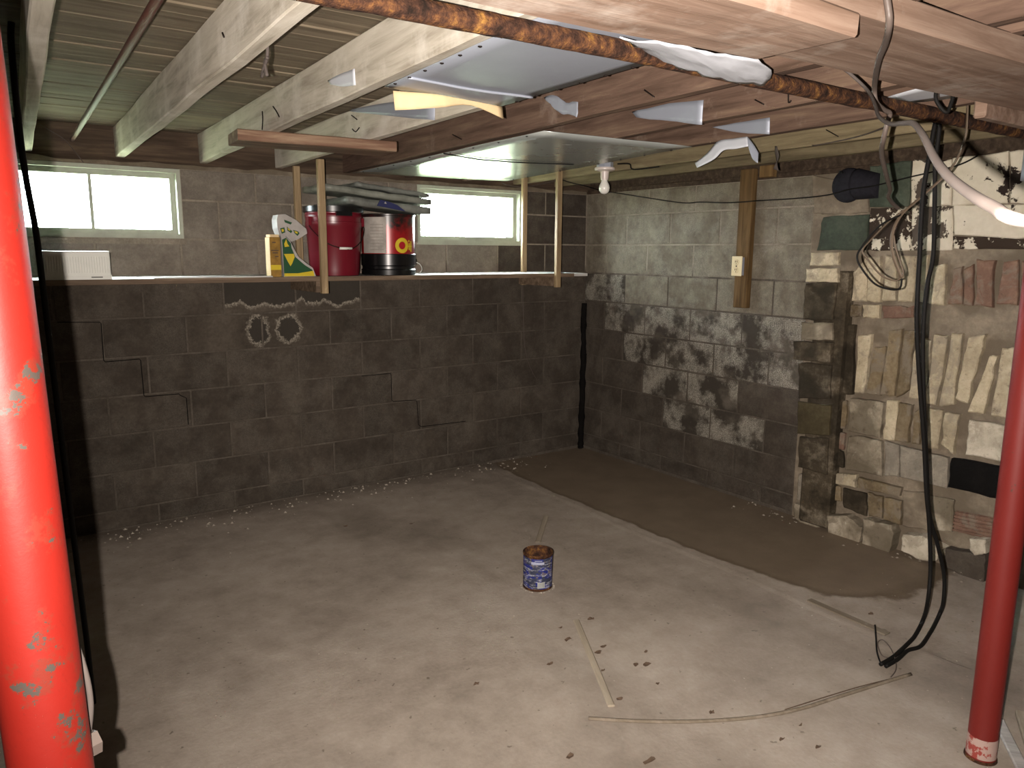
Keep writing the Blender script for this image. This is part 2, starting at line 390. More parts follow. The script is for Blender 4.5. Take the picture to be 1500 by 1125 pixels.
for y in ys:
    for x in xs:
        wv = noise.noise(Vector((y*1.6, 3, 0)))*.025 + noise.noise(Vector((y*7, 9, 0)))*.008
        xx = x+wv if -1.2 < x < -.8 else x
        dip = -.012 if x > -.935 else (.002 if x > -.97 else 0)
        if y < -3.0: dip *= max(0, 1-(-3.0-y)/.3)
        V.append((xx, y, dip + (noise.noise(Vector((x*2, y*2, 0)))*.002 if y > -3.4 else 0)))
nx = len(xs)
for j in range(len(ys)-1):
    for i in range(nx-1): Fc.append((j*nx+i, (j+1)*nx+i, (j+1)*nx+i+1, j*nx+i+1))
b = len(V); V += [(XL-.2, YF-.2, -.15), (.2, YF-.2, -.15), (.2, .2, -.15), (XL-.2, .2, -.15)]; Fc.append((b, b+3, b+2, b+1))
struct(fix(mesh('floor', V, Fc, M_FLOOR)))

# ------------------------------------------------------------ block walls
CH, BL, Z0, WT = .2032, .4064, .106, 1.892
WIN = [(-3.615, -2.802, 1.532, 1.888), (-1.402, -.588, 1.527, 1.888)]
_bc = {}
def blockmesh(L, H):
    k = (round(L, 3), round(H, 3))
    if k not in _bc:
        a, h, d = L/2, H, .004
        V = [(-a, .03, 0), (a, .03, 0), (a, .03, h), (-a, .03, h), (-a, .002, 0), (a, .002, 0), (a, .002, h), (-a, .002, h),
             (-a+d, 0, d), (a-d, 0, d), (a-d, 0, h-d), (-a+d, 0, h-d)]
        Fc = [(4+i, 4+(i+1) % 4, (i+1) % 4, i) for i in range(4)]+[(8+i, 8+(i+1) % 4, 4+(i+1) % 4, 4+i) for i in range(4)]+[(11, 10, 9, 8), (0, 1, 2, 3)]
        me = bpy.data.meshes.new('block'); me.from_pydata(V, [], Fc); me.materials.append(M_CMU)
        bm = bmesh.new(); bm.from_mesh(me); bmesh.ops.recalc_face_normals(bm, faces=bm.faces); bm.to_mesh(me); bm.free()
        _bc[k] = me
    return _bc[k]
def put_block(parent, along, a0, a1, z0, z1, mat):
    if a1-a0 < .03: return
    o = bpy.data.objects.new('block', blockmesh(a1-a0, z1-z0)); m = (a0+a1)/2
    j = random.uniform(-.0012, .0018)
    if along == 'x': o.location = (m, j, z0)
    else: o.location = (j, m, z0); o.rotation_euler = (0, 0, -pi/2)
    link(o, parent)
    o.material_slots[0].link = 'OBJECT'; o.material_slots[0].material = mat
ROWS = [(k, max(0.004, Z0+CH*k), min(WT, Z0+CH*(k+1))) for k in range(-1, 9)]
# back wall: mortar body with two window openings, then the blocks
V, Fc = [], []
for (x0, x1, z0, z1) in ((XL, .006, -.02, 1.528), (XL, WIN[0][0], 1.528, WT), (WIN[0][1], WIN[1][0], 1.528, WT), (WIN[1][1], .006, 1.528, WT)):
    boxdata(x0, x1, .0035, .2, z0, z1, V, Fc)
wb = struct(mesh('wall_back', V, Fc, M_MORT))
for k, z0, z1 in ROWS:
    off = -.584 if k % 2 else -.584+BL/2
    js = [0.0]; x = off
    while x > 0: x -= BL
    if x > -.05: x -= BL
    while x > XL: js.append(x); x -= BL
    js.append(XL)
    for a1, a0 in zip(js[:-1], js[1:]):
        segs = [(a0+.005, a1-.005)]
        for (wx0, wx1, wz0, wz1) in WIN:
            if z1 > wz0+.02:
                ns = []
                for s0, s1 in segs:
                    if s1 <= wx0 or s0 >= wx1: ns.append((s0, s1)); continue
                    if s0 < wx0: ns.append((s0, wx0-.004))
                    if s1 > wx1: ns.append((wx1+.004, s1))
                segs = ns
        for s0, s1 in segs:
            m = (s0+s1)/2
            mat = M_CMUD if k <= 4 else M_CMU
            if k == 5: mat = M_SALT if -2.8 < m < -1.6 else M_CMUD
            if k == 4 and -2.7 < m < -2.0: mat = M_SALT
            if k > 5 and m > -.6: mat = M_CMUD
            put_block(wb, 'x', s0, s1, z0+.005, z1-.005, mat)
# right wall: blocks to the pilaster, then patched brick and tile
YB = -1.87
V, Fc = [], []
boxdata(.0035, .2, YB, .2, -.02, WT, V, Fc)
wr = struct(mesh('wall_right', V, Fc, M_MORT))
for k, z0, z1 in ROWS:
    js = [0.0]; y = -.0205-BL if k % 2 else -.2237
    while y > YB+.05: js.append(y); y -= BL
    js.append(YB)
    for a1, a0 in zip(js[:-1], js[1:]):
        m = (a0+a1)/2; mat = M_CMUY if k >= 5 else M_CMUD
        if k in (4, 3) and m < -.35: mat = M_CMUE
        if k in (2, 1) and -1.5 < m < -.7: mat = M_CMUE
        if k == 5 and m > -.3: mat = M_CMUE
        if k <= 0 or m > -.25 and k < 5: mat = M_CMUD
        put_block(wr, 'y', a0+.005, a1-.005, z0+.005, z1-.005, mat)
# rough part of the same wall
V, Fc = [], []; ys_ = [YB-(YB-YF+.2)*0-.0]
yy = [YB]+[YB-.06*i for i in range(1, 25)]+[-3.6, -4.6, -5.6, YF]
zz = [-.02+.08*i for i in range(24)]+[WT]
for y in yy:
    for z in zz: V.append((noise.noise(Vector((y*6, z*6, 2)))*.007, y, z))
nz = len(zz)
for i in range(len(yy)-1):
    for j in range(nz-1): Fc.append((i*nz+j, i*nz+j+1, (i+1)*nz+j+1, (i+1)*nz+j))
boxdata(.015, .2, YF, YB, -.02, WT, V, Fc)
mesh('mortar_face', V, Fc, M_MORTR, wr)
PIECES = [
 # soldier course under the limewashed strip
 ('brick', M_TAN, -.016, [(-2.136,1.386),(-2.202,1.46),(-2.225,1.239),(-2.144,1.239)]),
 ('brick', M_TAN, -.02, [(-2.21,1.464),(-2.279,1.468),(-2.297,1.243),(-2.228,1.239)]),
 ('brick', M_TAN, -.017, [(-2.305,1.473),(-2.354,1.469),(-2.376,1.25),(-2.303,1.246)]),
 ('brick', M_TAN, -.021, [(-2.384,1.473),(-2.459,1.47),(-2.46,1.249),(-2.388,1.249)]),
 ('brick', M_TAN, -.015, [(-2.47,1.476),(-2.507,1.474),(-2.526,1.249),(-2.483,1.25)]),
 ('brick', M_TAN, -.019, [(-2.531,1.426),(-2.596,1.434),(-2.604,1.243),(-2.536,1.245)]),
 ('brick', M_RED, -.016, [(-2.63,1.413),(-2.667,1.428),(-2.687,1.251),(-2.621,1.251)]),
 ('brick', M_RED, -.013, [(-2.675,1.414),(-2.714,1.437),(-2.73,1.25),(-2.69,1.25)]),
 ('brick', M_RED, -.019, [(-2.729,1.458),(-2.799,1.452),(-2.815,1.244),(-2.744,1.251)]),
 ('brick', M_RED, -.016, [(-2.839,1.446),(-2.897,1.46),(-2.91,1.261),(-2.829,1.263)]),
 ('brick', M_RED, -.016, [(-2.91,1.454),(-2.965,1.454),(-2.982,1.251),(-2.926,1.255)]),
 # thin stretchers
 ('brick', M_BROWN, -.014, [(-2.096,1.214),(-2.194,1.223),(-2.202,1.155),(-2.098,1.152)]),
 ('brick', M_TAN, -.016, [(-2.202,1.225),(-2.295,1.227),(-2.295,1.158),(-2.209,1.155)]),
 ('brick', M_RED, -.014, [(-2.308,1.225),(-2.465,1.227),(-2.467,1.174),(-2.315,1.16)]),
 ('brick', M_BROWN, -.016, [(-2.085,1.36),(-2.126,1.394),(-2.133,1.234),(-2.091,1.236)]),
 # tall leaning tiles
 ('tile', M_DKP, -.02, [(-2.071,1.097),(-2.168,1.118),(-2.188,0.75),(-2.103,0.732)]),
 ('tile', M_TAN, -.018, [(-2.198,1.062),(-2.269,1.073),(-2.253,0.765),(-2.2,0.762)]),
 ('tile', M_BROWN, -.016, [(-2.283,1.013),(-2.348,1.018),(-2.334,0.765),(-2.263,0.766)]),
 ('tile', M_BROWN, -.02, [(-2.358,1.101),(-2.421,1.114),(-2.413,0.776),(-2.344,0.773)]),
 ('tile', M_BROWN, -.017, [(-2.43,1.107),(-2.479,1.108),(-2.484,0.821),(-2.424,0.771)]),
 ('tile', M_TAN, -.015, [(-2.485,1.003),(-2.524,1.077),(-2.538,0.778),(-2.485,0.779)]),
 ('tile', M_TAN, -.018, [(-2.531,1.085),(-2.566,1.073),(-2.564,0.833),(-2.543,0.83)]),
 ('tile', M_TAN, -.021, [(-2.58,1.102),(-2.642,1.102),(-2.622,0.763),(-2.567,0.769)]),
 ('tile', M_TAN, -.018, [(-2.657,1.116),(-2.703,1.115),(-2.696,0.781),(-2.632,0.762)]),
 ('tile', M_TAN, -.019, [(-2.731,1.108),(-2.803,1.126),(-2.778,0.955),(-2.757,0.798),(-2.706,0.809),(-2.714,0.976)]),
 ('tile', M_TAN, -.016, [(-2.825,1.027),(-2.857,1.034),(-2.831,0.761),(-2.764,0.758)]),
 ('tile', M_TAN, -.018, [(-2.875,1.068),(-2.925,1.081),(-2.924,0.756),(-2.86,0.759)]),
 ('tile', M_TAN, -.018, [(-2.952,1.076),(-3.0,1.089),(-3.005,0.758),(-2.942,0.759)]),
 # short course
 ('brick', M_BROWN, -.016, [(-2.11,0.705),(-2.158,0.709),(-2.165,0.555),(-2.114,0.555)]),
 ('tile', M_PLAST, -.02, [(-2.181,0.73),(-2.36,0.736),(-2.36,0.551),(-2.181,0.555)]),
 ('brick', M_TAN, -.017, [(-2.377,0.754),(-2.435,0.757),(-2.432,0.55),(-2.377,0.548)]),
 ('brick', M_BROWN, -.019, [(-2.44,0.748),(-2.504,0.75),(-2.502,0.554),(-2.435,0.55)]),
 ('brick', M_BROWN, -.016, [(-2.517,0.722),(-2.543,0.735),(-2.556,0.557),(-2.517,0.557)]),
 ('brick', M_TAN, -.018, [(-2.588,0.741),(-2.653,0.746),(-2.648,0.556),(-2.592,0.551)]),
 ('brick', M_TAN, -.02, [(-2.661,0.741),(-2.726,0.74),(-2.719,0.543),(-2.66,0.583)]),
 ('tile', M_WHT, -.022, [(-2.778,0.723),(-2.933,0.726),(-2.932,0.56),(-2.774,0.56)]),
 ('brick', M_RED, -.016, [(-2.097,0.533),(-2.165,0.537),(-2.165,0.445),(-2.101,0.442)]),
 ('brick', M_DKP, -.016, [(-2.092,0.427),(-2.164,0.436),(-2.17,0.347),(-2.095,0.347)]),
 # larger tiles
 ('tile', M_PLAST, -.02, [(-2.186,0.52),(-2.247,0.543),(-2.37,0.532),(-2.386,0.359),(-2.185,0.344)]),
 ('tile', M_GREYB, -.016, [(-2.385,0.54),(-2.456,0.534),(-2.472,0.372),(-2.403,0.363)]),
 ('tile', M_GREYB, -.022, [(-2.466,0.535),(-2.7,0.524),(-2.71,0.375),(-2.481,0.374)]),
 ('tile', M_TAR, -.02, [(-2.712,0.528),(-2.94,0.534),(-2.943,0.384),(-2.712,0.383)]),
 ('brick', M_TAN, -.018, [(-2.113,0.302),(-2.249,0.325),(-2.25,0.259),(-2.104,0.244)]),
 ('brick', M_BROWN, -.02, [(-2.263,0.32),(-2.49,0.32),(-2.486,0.274),(-2.259,0.264)]),
 ('brick', M_BROWN, -.014, [(-2.095,0.231),(-2.167,0.238),(-2.172,0.161),(-2.107,0.149)]),
 ('tile', M_DKP, -.014, [(-2.177,0.236),(-2.311,0.243),(-2.321,0.117),(-2.186,0.131)]),
 ('tile', M_BROWN, -.016, [(-2.32,0.246),(-2.397,0.247),(-2.406,0.132),(-2.333,0.125)]),
 ('tile', M_BROWN, -.018, [(-2.408,0.247),(-2.496,0.253),(-2.503,0.127),(-2.416,0.132)]),
 ('tile', M_MORTR, -.014, [(-2.499,0.304),(-2.61,0.326),(-2.64,0.138),(-2.515,0.124)]),
 ('tile', M_PLAST, -.012, [(-2.627,0.314),(-2.742,0.322),(-2.747,0.164),(-2.651,0.146)]),
 # footing stones
 ('stone', M_GREYB, -.03, [(-1.92,0.257),(-2.078,0.282),(-2.098,0.142),(-2.014,0.091),(-1.927,0.104)]),
 ('stone', M_PLAST, -.04, [(-1.919,0.083),(-2.024,0.089),(-2.12,0.002),(-1.995,-0.036),(-1.921,-0.002)]),
 ('stone', M_PLAST, -.05, [(-2.132,0.075),(-2.241,0.111),(-2.334,0.068),(-2.324,-0.014),(-2.151,-0.025)]),
 ('stone', M_PLAST, -.05, [(-2.334,0.117),(-2.482,0.131),(-2.497,0.093),(-2.488,-0.021),(-2.342,-0.017)]),
 ('stone', M_WHT, -.045, [(-2.538,0.096),(-2.642,0.122),(-2.736,0.087),(-2.714,0.015),(-2.639,-0.003),(-2.538,0.013)]),
 ('stone', M_CMUD, -.04, [(-2.75,0.092),(-2.918,0.117),(-2.925,-0.014),(-2.819,-0.013),(-2.737,0.006)]),
 ('stone', M_WHT, -.05, [(-2.853,0.178),(-2.917,0.193),(-2.924,0.127),(-2.884,0.109),(-2.858,0.128)]),
 # painted blocks over the bricks
 ('block', M_GRN, -.012, [(-2.173,1.912),(-2.381,1.921),(-2.39,1.705),(-2.192,1.709)]),
 ('block', M_GRN, -.014, [(-1.939,1.67),(-2.191,1.674),(-2.191,1.496),(-1.916,1.495)]),
 ('block', M_MORTR, -.012, [(-1.854,1.893),(-2.173,1.823),(-2.186,1.682),(-1.938,1.682),(-1.88,1.693)]),
 ('block', M_PEELD, -.01, [(-2.194,1.705),(-2.402,1.7),(-2.422,1.496),(-2.199,1.496)]),
 ('block', M_PEELM, -.013, [(-2.406,1.7),(-2.594,1.696),(-2.613,1.497),(-2.426,1.496)]),
 ('block', M_PEELM, -.01, [(-2.384,1.921),(-2.448,1.922),(-2.47,1.701),(-2.402,1.704)]),
 ('block', M_PEELW, -.014, [(-2.454,1.9),(-2.568,1.911),(-2.59,1.7),(-2.474,1.701)]),
 ('block', M_PEELW, -.013, [(-2.572,1.911),(-2.803,1.92),(-2.827,1.7),(-2.593,1.703)]),
 ('block', M_PEELW, -.012, [(-2.597,1.699),(-2.927,1.692),(-2.943,1.548),(-2.611,1.566)]),
 ('block', M_PEELD, -.012, [(-2.611,1.562),(-2.943,1.545),(-2.948,1.503),(-2.617,1.504)]),
 ('block', M_PEELW, -.012, [(-2.81,1.92),(-2.955,1.915),(-2.98,1.693),(-2.834,1.699)]),
]
for i, (nm, mt, xf, poly) in enumerate(PIECES): piece(nm, poly, xf*1.5, mt, wr, seed=i)
# ribbed clay tile set in the wall
rt = [(-2.75,0.273),(-2.967,0.29),(-2.965,0.183),(-2.746,0.171)]
piece('ribbed_tile', rt, -.012, M_RED, wr, seed=99)
for i in range(6):
    u0, u1 = (i+.15)/6, (i+.75)/6
    L = lambda a, b, u: (a[0]+(b[0]-a[0])*u, a[1]+(b[1]-a[1])*u)
    piece('rib', [L(rt[0], rt[3], u0), L(rt[1], rt[2], u0), L(rt[1], rt[2], u1), L(rt[0], rt[3], u1)], -.019, M_RED, wr, seed=120+i, jit=.002, inset=.003)
# brick pilaster
pil = box('pilaster_core', (-.075, .01, -2.14, -1.96, 0, 1.39), M_DKP, wr, .01)
for i, (mt, xf, poly) in enumerate([
 (M_TAN, -.095, [(-1.932,1.483),(-2.085,1.487),(-2.094,1.42),(-1.929,1.411)]),
 (M_TAN, -.1, [(-1.913,1.399),(-2.095,1.406),(-2.099,1.333),(-1.914,1.328)]),
 (M_DKP, -.092, [(-1.908,1.32),(-2.093,1.33),(-2.087,1.138),(-1.911,1.125)]),
 (M_PLAST, -.094, [(-1.905,1.11),(-2.086,1.123),(-2.092,1.031),(-1.908,1.018)]),
 (M_DKP, -.112, [(-1.877,1.005),(-2.095,1.022),(-2.099,0.916),(-1.88,0.903)]),
 (M_DKP, -.092, [(-1.901,0.888),(-2.096,0.904),(-2.107,0.717),(-1.917,0.695)]),
 (M_OLIVE, -.094, [(-1.916,0.677),(-2.112,0.686),(-2.117,0.52),(-1.926,0.499)]),
 (M_DKP, -.092, [(-1.94,0.479),(-2.112,0.505),(-2.121,0.307),(-1.946,0.31)])]):
    piece('brick', poly, xf, mt, wr, xb=-.07, seed=200+i)
# black mastic run in the corner
V = []; 
tube('corner_tar_streak', [(-.012, -.012, 1.1), (-.016, -.014, .9), (-.014, -.018, .7), (-.02, -.02, .45), (-.025, -.022, .2), (-.04, -.04, .03), (-.045, -.05, .0)], .022, M_TAR, wb, rj=.5)
for P in ([(-3.418,-0.001,1.117),(-3.23,-0.001,1.108),(-3.227,-0.001,1.101),(-3.229,-0.001,0.912),(-3.223,-0.001,0.904),(-3.063,-0.001,0.907),(-3.057,-0.001,0.899),(-3.054,-0.001,0.712),(-3.048,-0.001,0.704),(-2.881,-0.001,0.702),(-2.875,-0.001,0.694),(-2.844,-0.001,0.675),(-2.843,-0.001,0.526)], [(-1.811,-0.001,0.705),(-1.614,-0.001,0.705),(-1.609,-0.001,0.696),(-1.608,-0.001,0.531),(-1.598,-0.001,0.521),(-1.435,-0.001,0.513),(-1.426,-0.001,0.498),(-1.418,-0.001,0.345),(-1.398,-0.001,0.329),(-1.052,-0.001,0.323)]):
    tube('stepped_crack', P, .0022, M_TAR, wb, k=1, seg=4)
# hidden sides of the room
M_FAR = masonry('plain_block_wall', '403b34', '5c564d', '7a7267')
struct(box('wall_left', (XL-.2, XL, YF-.2, .2, -.02, 2.1), M_FAR, bv=0))
struct(box('wall_front', (XL, .2, YF-.2, YF, -.02, 2.1), M_FAR, bv=0))

# ------------------------------------------------------------ ceiling: subfloor planks on joists
ce = struct(box('ceiling', (XL-.2, .3, YF-.2, .3, 2.1, 2.14), M_RIM, bv=0))
V, Fc = boxdata(-3.4, 3.4, -.0412, .0412, 0, .02); pm = None
y = .2; i = 0
while y > YF:
    if pm is None:
        o = mesh('plank', V, Fc, M_PLANK, ce); bevel(o, .0025); pm = o.data
    else: o = link(bpy.data.objects.new('plank', pm), ce)
    o.location = (-3.05, y-.04, 2.079-.0+random.uniform(-.002, .002)); o.matrix_parent_inverse = ce.matrix_world.inverted()
    o.location -= ce.location
    o.matrix_parent_inverse = Matrix.Identity(4)
    y -= .084; i += 1
struct(box('trim_1', (XL, .2, .03, .07, WT, 2.08), M_RIM, bv=.003))      # rim boards on the walls
struct(box('trim_2', (.05, .09, YF, .03, WT, 2.08), M_RIM, bv=.003))
# crumbling mortar bed on top of the walls
V, Fc = [], []
n = 90
for i in range(n+1):
    x = XL+(0.0-XL)*i/n; h = .012+.03*max(0, noise.noise(Vector((x*5, 1, 0)))+.25)
    V += [(x, .0+.01*noise.noise(Vector((x*9, 4, 0))), WT-.002), (x, .008, WT+h), (x, .06, WT+h), (x, .06, WT-.002)]
for i in range(n):
    for k in range(4): Fc.append((i*4+k, i*4+(k+1) % 4, i*4+4+(k+1) % 4, i*4+4+k))
fix(mesh('mortar_bed', V, Fc, M_MORTR, wb))
box('sill_plate', (.0, .05, YF, 0, WT, WT+.03), M_RIM, wr)

JO = [  # bottom centre line at the back wall and beyond the beam, material, label
 ((-3.475, .02), (-3.645, -3.75), M_JOIST, 'pale grey joist ending above the left part of the wide window'),
 ((-3.075, .02), (-3.215, -3.75), M_JOIST, 'pale grey joist above the wide window with a white cord loop beside it'),
 ((-2.675, .02), (-2.835, -3.75), M_JOIST, 'grey joist carrying the near edge of the flat grey duct panel'),
 ((-2.268, .02), (-2.425, -3.75), M_JOIST, 'joist between the flat duct panel and the dark brown joist, holding the shelf sticks'),
 ((-1.865, .02), (-2.045, -3.75), M_JOISTD, 'dark brown joist along the edge of the shiny reflecting sheet'),
 ((-1.46, .02), (-1.66, -3.75), M_JOISTD, 'brown joist hidden over the shiny sheet, lined with one grey tin patch'),
 ((-1.04, .02), (-1.24, -3.75), M_JOISTD, 'brown joist with a tin patch on its side above the bent tin strap'),
 ((-.63, .02), (-.83, -3.75), M_YEL, 'yellowish joist with the bulb socket and two shelf sticks beside it'),
 ((-.27, .02), (-.46, -3.75), M_YEL, 'yellowish joist running just inside the right block wall above the stud'),
]
joists = []
for i, (a, b_, mt, lb) in enumerate(JO):
    o = timber('floor_joist', (a[0], a[1], 1.93), (b_[0], b_[1], 1.93), .042, .148, mt, seed=i, jit=.004, seg=16)
    tag(o, lb, 'joist', 'joists under the subfloor'); joists.append(o)
for i, x in enumerate((-4.05, -4.45, -4.85, -5.25, -5.65)):
    tag(timber('floor_joist', (x+.17, .02, 1.93), (x, -3.75, 1.93), .042, .148, M_JOIST, seed=30+i), 'grey joist beyond the bright red post, over the unlit end of the room', 'joist', 'joists past the red post')
for i, (a, b_, mt, lb) in enumerate(JO[1:]):
    kx = (b_[0]-a[0])/(b_[1]-a[1]); xa = a[0]+kx*(-3.4-a[1])+.048; xb = a[0]+kx*(YF+.01-a[1])+.048
    tag(timber('floor_joist', (xa, -3.4, 1.915), (xb, YF+.005, 1.915), .042, .162, M_JOISTD, seed=50+i), 'reddish brown joist lapped on top of the whitewashed beam', 'joist', 'joists lapped over the beam')
# whitewashed plank beam on the posts
bo = timber('support_beam', (-2.98, -3.453, 1.866), (.0, -3.56, 1.866), .26, .05, M_BEAM, seed=80, jit=.008, seg=30)
tag(bo, 'long whitewashed timber beam laid flat under the joists on the red posts', 'beam')
bo2 = timber('beam_plank', (-6.2, -3.36, 1.828), (-2.53, -3.505, 1.828), .215, .037, M_BEAM, seed=81, jit=.008, seg=30)
tag(bo2, 'whitewashed plank with a rounded end fixed beneath the longer beam', 'beam')
bl = box('support_block', (-1.55, -1.15, -3.379, -3.347, 1.832, 1.9275), M_BEAM, bv=.005); tag(bl, 'short pale timber block against the back of the beam near the dull red post', 'timber block')
# nails in the joist sides
def nail(j, P, r=.0025): 
    o = tube('nail', P, r, M_NAIL, None, seg=6, k=3)
    o.parent = joists[j]; o.matrix_parent_inverse = (Matrix.Translation(joists[j].location) @ joists[j].rotation_euler.to_matrix().to_4x4()).inverted()
NAILS = [(4, [(-1.955,-1.358,1.983),(-1.959,-1.439,1.954)]), (4, [(-2.014,-2.597,1.967),(-2.016,-2.641,1.94)]), (2, [(-2.759,-1.39,2.009),(-2.761,-1.431,1.986),(-2.762,-1.463,1.962)]),
 (2, [(-2.752,-1.239,2.013),(-2.753,-1.243,1.982),(-2.752,-1.227,1.945)]), (3, [(-2.341,-1.158,2.051),(-2.344,-1.219,2.026)]), (3, [(-2.341,-1.162,1.994),(-2.343,-1.2,1.978),(-2.344,-1.24,1.99)]),
 (5, [(-1.629,-2.709,1.966),(-1.631,-2.746,1.946)]), (5, [(-1.636,-2.838,1.97),(-1.636,-2.841,1.937),(-1.636,-2.85,1.942)]), (7, [(-0.783,-2.419,1.986),(-0.787,-2.479,1.952)]), (1, [(-3.186,-2.313,2.005),(-3.186,-2.324,1.993)])]
for j, P in NAILS: nail(j, P)

# ------------------------------------------------------------ windows
def window(nm, d, split, sill):
    e = struct(empty(nm, ((d[0]+d[1])/2, .05, d[2])))
    def part(name, V, Fc, m):
        o = mesh(name, [(v[0]-e.location.x, v[1]-e.location.y, v[2]-e.location.z) for v in V], Fc, m, e); return fix(o)
    def ring(x0, x1, z0, z1, y0, y1, wl):
        V, Fc = [], []
        boxdata(x0, x1, y0, y1, z0, z0+wl, V, Fc); boxdata(x0, x1, y0, y1, z1-wl, z1, V, Fc)
        boxdata(x0, x0+wl, y0, y1, z0+wl, z1-wl, V, Fc); boxdata(x1-wl, x1, y0, y1, z0+wl, z1-wl, V, Fc); return V, Fc
    part('window_frame', *ring(d[0], d[1], d[2], d[3], .0, .14, .02), M_FRAME)
    part('sash', *ring(d[0]+.02, d[1]-.02, d[2]+.02, d[3]-.02, .045, .085, .026), M_FRAME)
    xi0, xi1, zi0, zi1 = d[0]+.046, d[1]-.046, d[2]+.046, d[3]-.046
    if split is not None:
        part('muntin', *boxdata(split-.008, split+.008, .05, .08, zi0, zi1), M_FRAME)
        part('pane', *boxdata(xi0, split-.008, .062, .066, zi0, zi1), M_GLASS); part('pane', *boxdata(split+.008, xi1, .062, .066, zi0, zi1), M_GLASS)
    else: part('pane', *boxdata(xi0, xi1, .062, .066, zi0, zi1), M_GLASS)
    part('sill', *boxdata(d[0]-.01, d[1]+.01, -.012 if sill else -.004, .05, d[2]-.03 if sill else d[2]-.01, d[2]), M_MORT if sill else M_FRAME)
window('window_1', WIN[0], -3.218, True)
window('window_2', WIN[1], None, False)
tag(box('lawn', (-14, 8, .21, 16, 1.3, 1.36), M_GRASS, bv=0), 'green lawn outside the basement windows', 'lawn')

# ------------------------------------------------------------ posts
def post(x, y, ztop, r, mat, label, lean=(0, 0, 0)):
    e = empty('steel_post', (x, y, 0)); e.rotation_euler = lean; tag(e, label, 'post', 'red steel posts under the beam')
    V = [(r*1.02, 0), (r*1.02, .012), (r, .014)]+[(r, .014+(ztop-.014)*i/10) for i in range(1, 11)]
    lathe('tube', V, mat, e, 36, caps=(True, True))
    lathe('foot_ring', [(r*1.0, 0), (r*1.12, .0), (r*1.1, .006), (r, .008)], M_RUST, e, 24)
    lathe('top_plate', [(.001, ztop-.006), (.075, ztop-.006), (.075, ztop), (.001, ztop)], M_REDP, e, 4, smooth=False)
    return e
pl = post(-3.7088, -3.4379, 1.825, .042, M_REDP, 'bright red steel post with chipped paint and a bolt near its foot', (-.0162, -.0229, 0))
pr_ = post(-1.418, -3.503, 1.864, .0395, M_REDP2, 'dull red steel post standing near the dangling cables')
lathe('worn_foot', [(.0398, .0), (.0402, .002), (.0402, .05), (.0398, .075)], paint('scuffed_pink_paint', 'b59a90', '8d3a33', .52, 20, .6), pr_, 36, caps=(False, False))
bolt = tube('bolt', [(.025, .012, .895), (.05, .02, .895)], .008, M_GREYC, pl, seg=6, k=1, smooth=False)
nut = tube('nut', [(.034, .0155, .895), (.049, .0205, .895)], .015, M_GREYC, pl, seg=6, k=1, smooth=False)
lathe('pin_hole', [(.0, 0), (.007, 0), (.0075, .002), (.006, .003)], M_BLACK, pl, 16, loc=(-.0015, -.0405, .90), rot=(pi/2, 0, 0))

# ------------------------------------------------------------ pipes and ducts under the joists
tag(tube('rusty_pipe', [(-6.1, -2.95, 1.905), (-4.2, -3.03, 1.903), (-3.14, -3.07, 1.902), (-2.6, -3.1, 1.9), (-1.97, -3.1, 1.9), (-.8, -3.12, 1.902), (-.02, -3.13, 1.9)], .021, M_RUST, seg=14, rj=.18, k=16), 'rusty flaking iron pipe slung under the joists beside the beam', 'pipe')
tag(tube('thin_pipe', [(-3.28, .03, 2.0), (-3.372, -2.506, 2.0), (-3.42, -3.6, 2.0)], .011, plain('dull_maroon_pipe_paint', '5d3a30', .6), seg=10, k=4), 'thin maroon pipe running between two joists to the wall', 'pipe')
SHEET = []
def panel(name, q, z, mat, label, seam=None):
    e = empty(name, (q[0][0], q[0][1], z)); tag(e, label, 'duct panel')
    nu, nv = 14, 8; V, Fc = [], []
    for i in range(nu+1):
        for j in range(nv+1):
            u, v = i/nu, j/nv
            a = Vector(q[0]).lerp(Vector(q[1]), u); b = Vector(q[3]).lerp(Vector(q[2]), u); p = a.lerp(b, v)
            sag = math.sin(pi*v)*math.sin(pi*u)*.006+noise.noise(Vector((p.x*4, p.y*4, 0)))*.003
            V.append((p.x-q[0][0], p.y-q[0][1], -sag))
    for i in range(nu):
        for j in range(nv): a = i*(nv+1)+j; Fc.append((a, a+1, a+nv+2, a+nv+1))
    o = fix(mesh('sheet', V, Fc, mat, e, True)); m = o.modifiers.new('thickness', 'SOLIDIFY'); m.thickness = .002
    for k in range(9):
        for (a, b) in ((q[0], q[1]), (q[3], q[2])):
            p = Vector(a).lerp(Vector(b), (k+.5)/9); c = Vector(q[0]).lerp(Vector(q[2]), .5); p = p.lerp(c, .03)
            lathe('nail_head', [(.005, 0), (.005, .002), (.0, .004)], M_NAIL, e, 8, loc=(p.x-q[0][0], p.y-q[0][1], -.003), rot=(pi, 0, 0))
    if seam is not None:
        a = Vector(q[0]).lerp(Vector(q[1]), seam[0]); b = Vector(q[3]).lerp(Vector(q[2]), seam[1]); P = []
        for k in range(9):
            c = a.lerp(b, .01+.98*k/8); c = Vector((c.x-q[0][0], c.y-q[0][1], 0)); c.z = min(v[2] for v in sorted(V, key=lambda v: (v[0]-c.x)**2+(v[1]-c.y)**2)[:2])-.004; P.append(c)
        tube('seam', P, .004, mat, e, seg=8, k=3)
    SHEET[:] = [(v[0]+q[0][0], v[1]+q[0][1], v[2]+z) for v in V]
    return e
panel('sheet_metal_ducting', [(-2.768, -2.352, 0), (-2.81, -3.2, 0), (-2.385, -3.2, 0), (-2.345, -2.235, 0)], 1.926, M_GALV, 'flat blue grey sheet metal duct panel with a seam, nailed under two joists', (.175, .262))
panel('sheet_metal_ducting', [(-1.86, -.06, 0), (-1.94, -2.0, 0), (-1.18, -2.05, 0), (-.87, -.22, 0)], 1.925, M_GALVS, 'shiny sheet metal panel mirroring the small window', None)
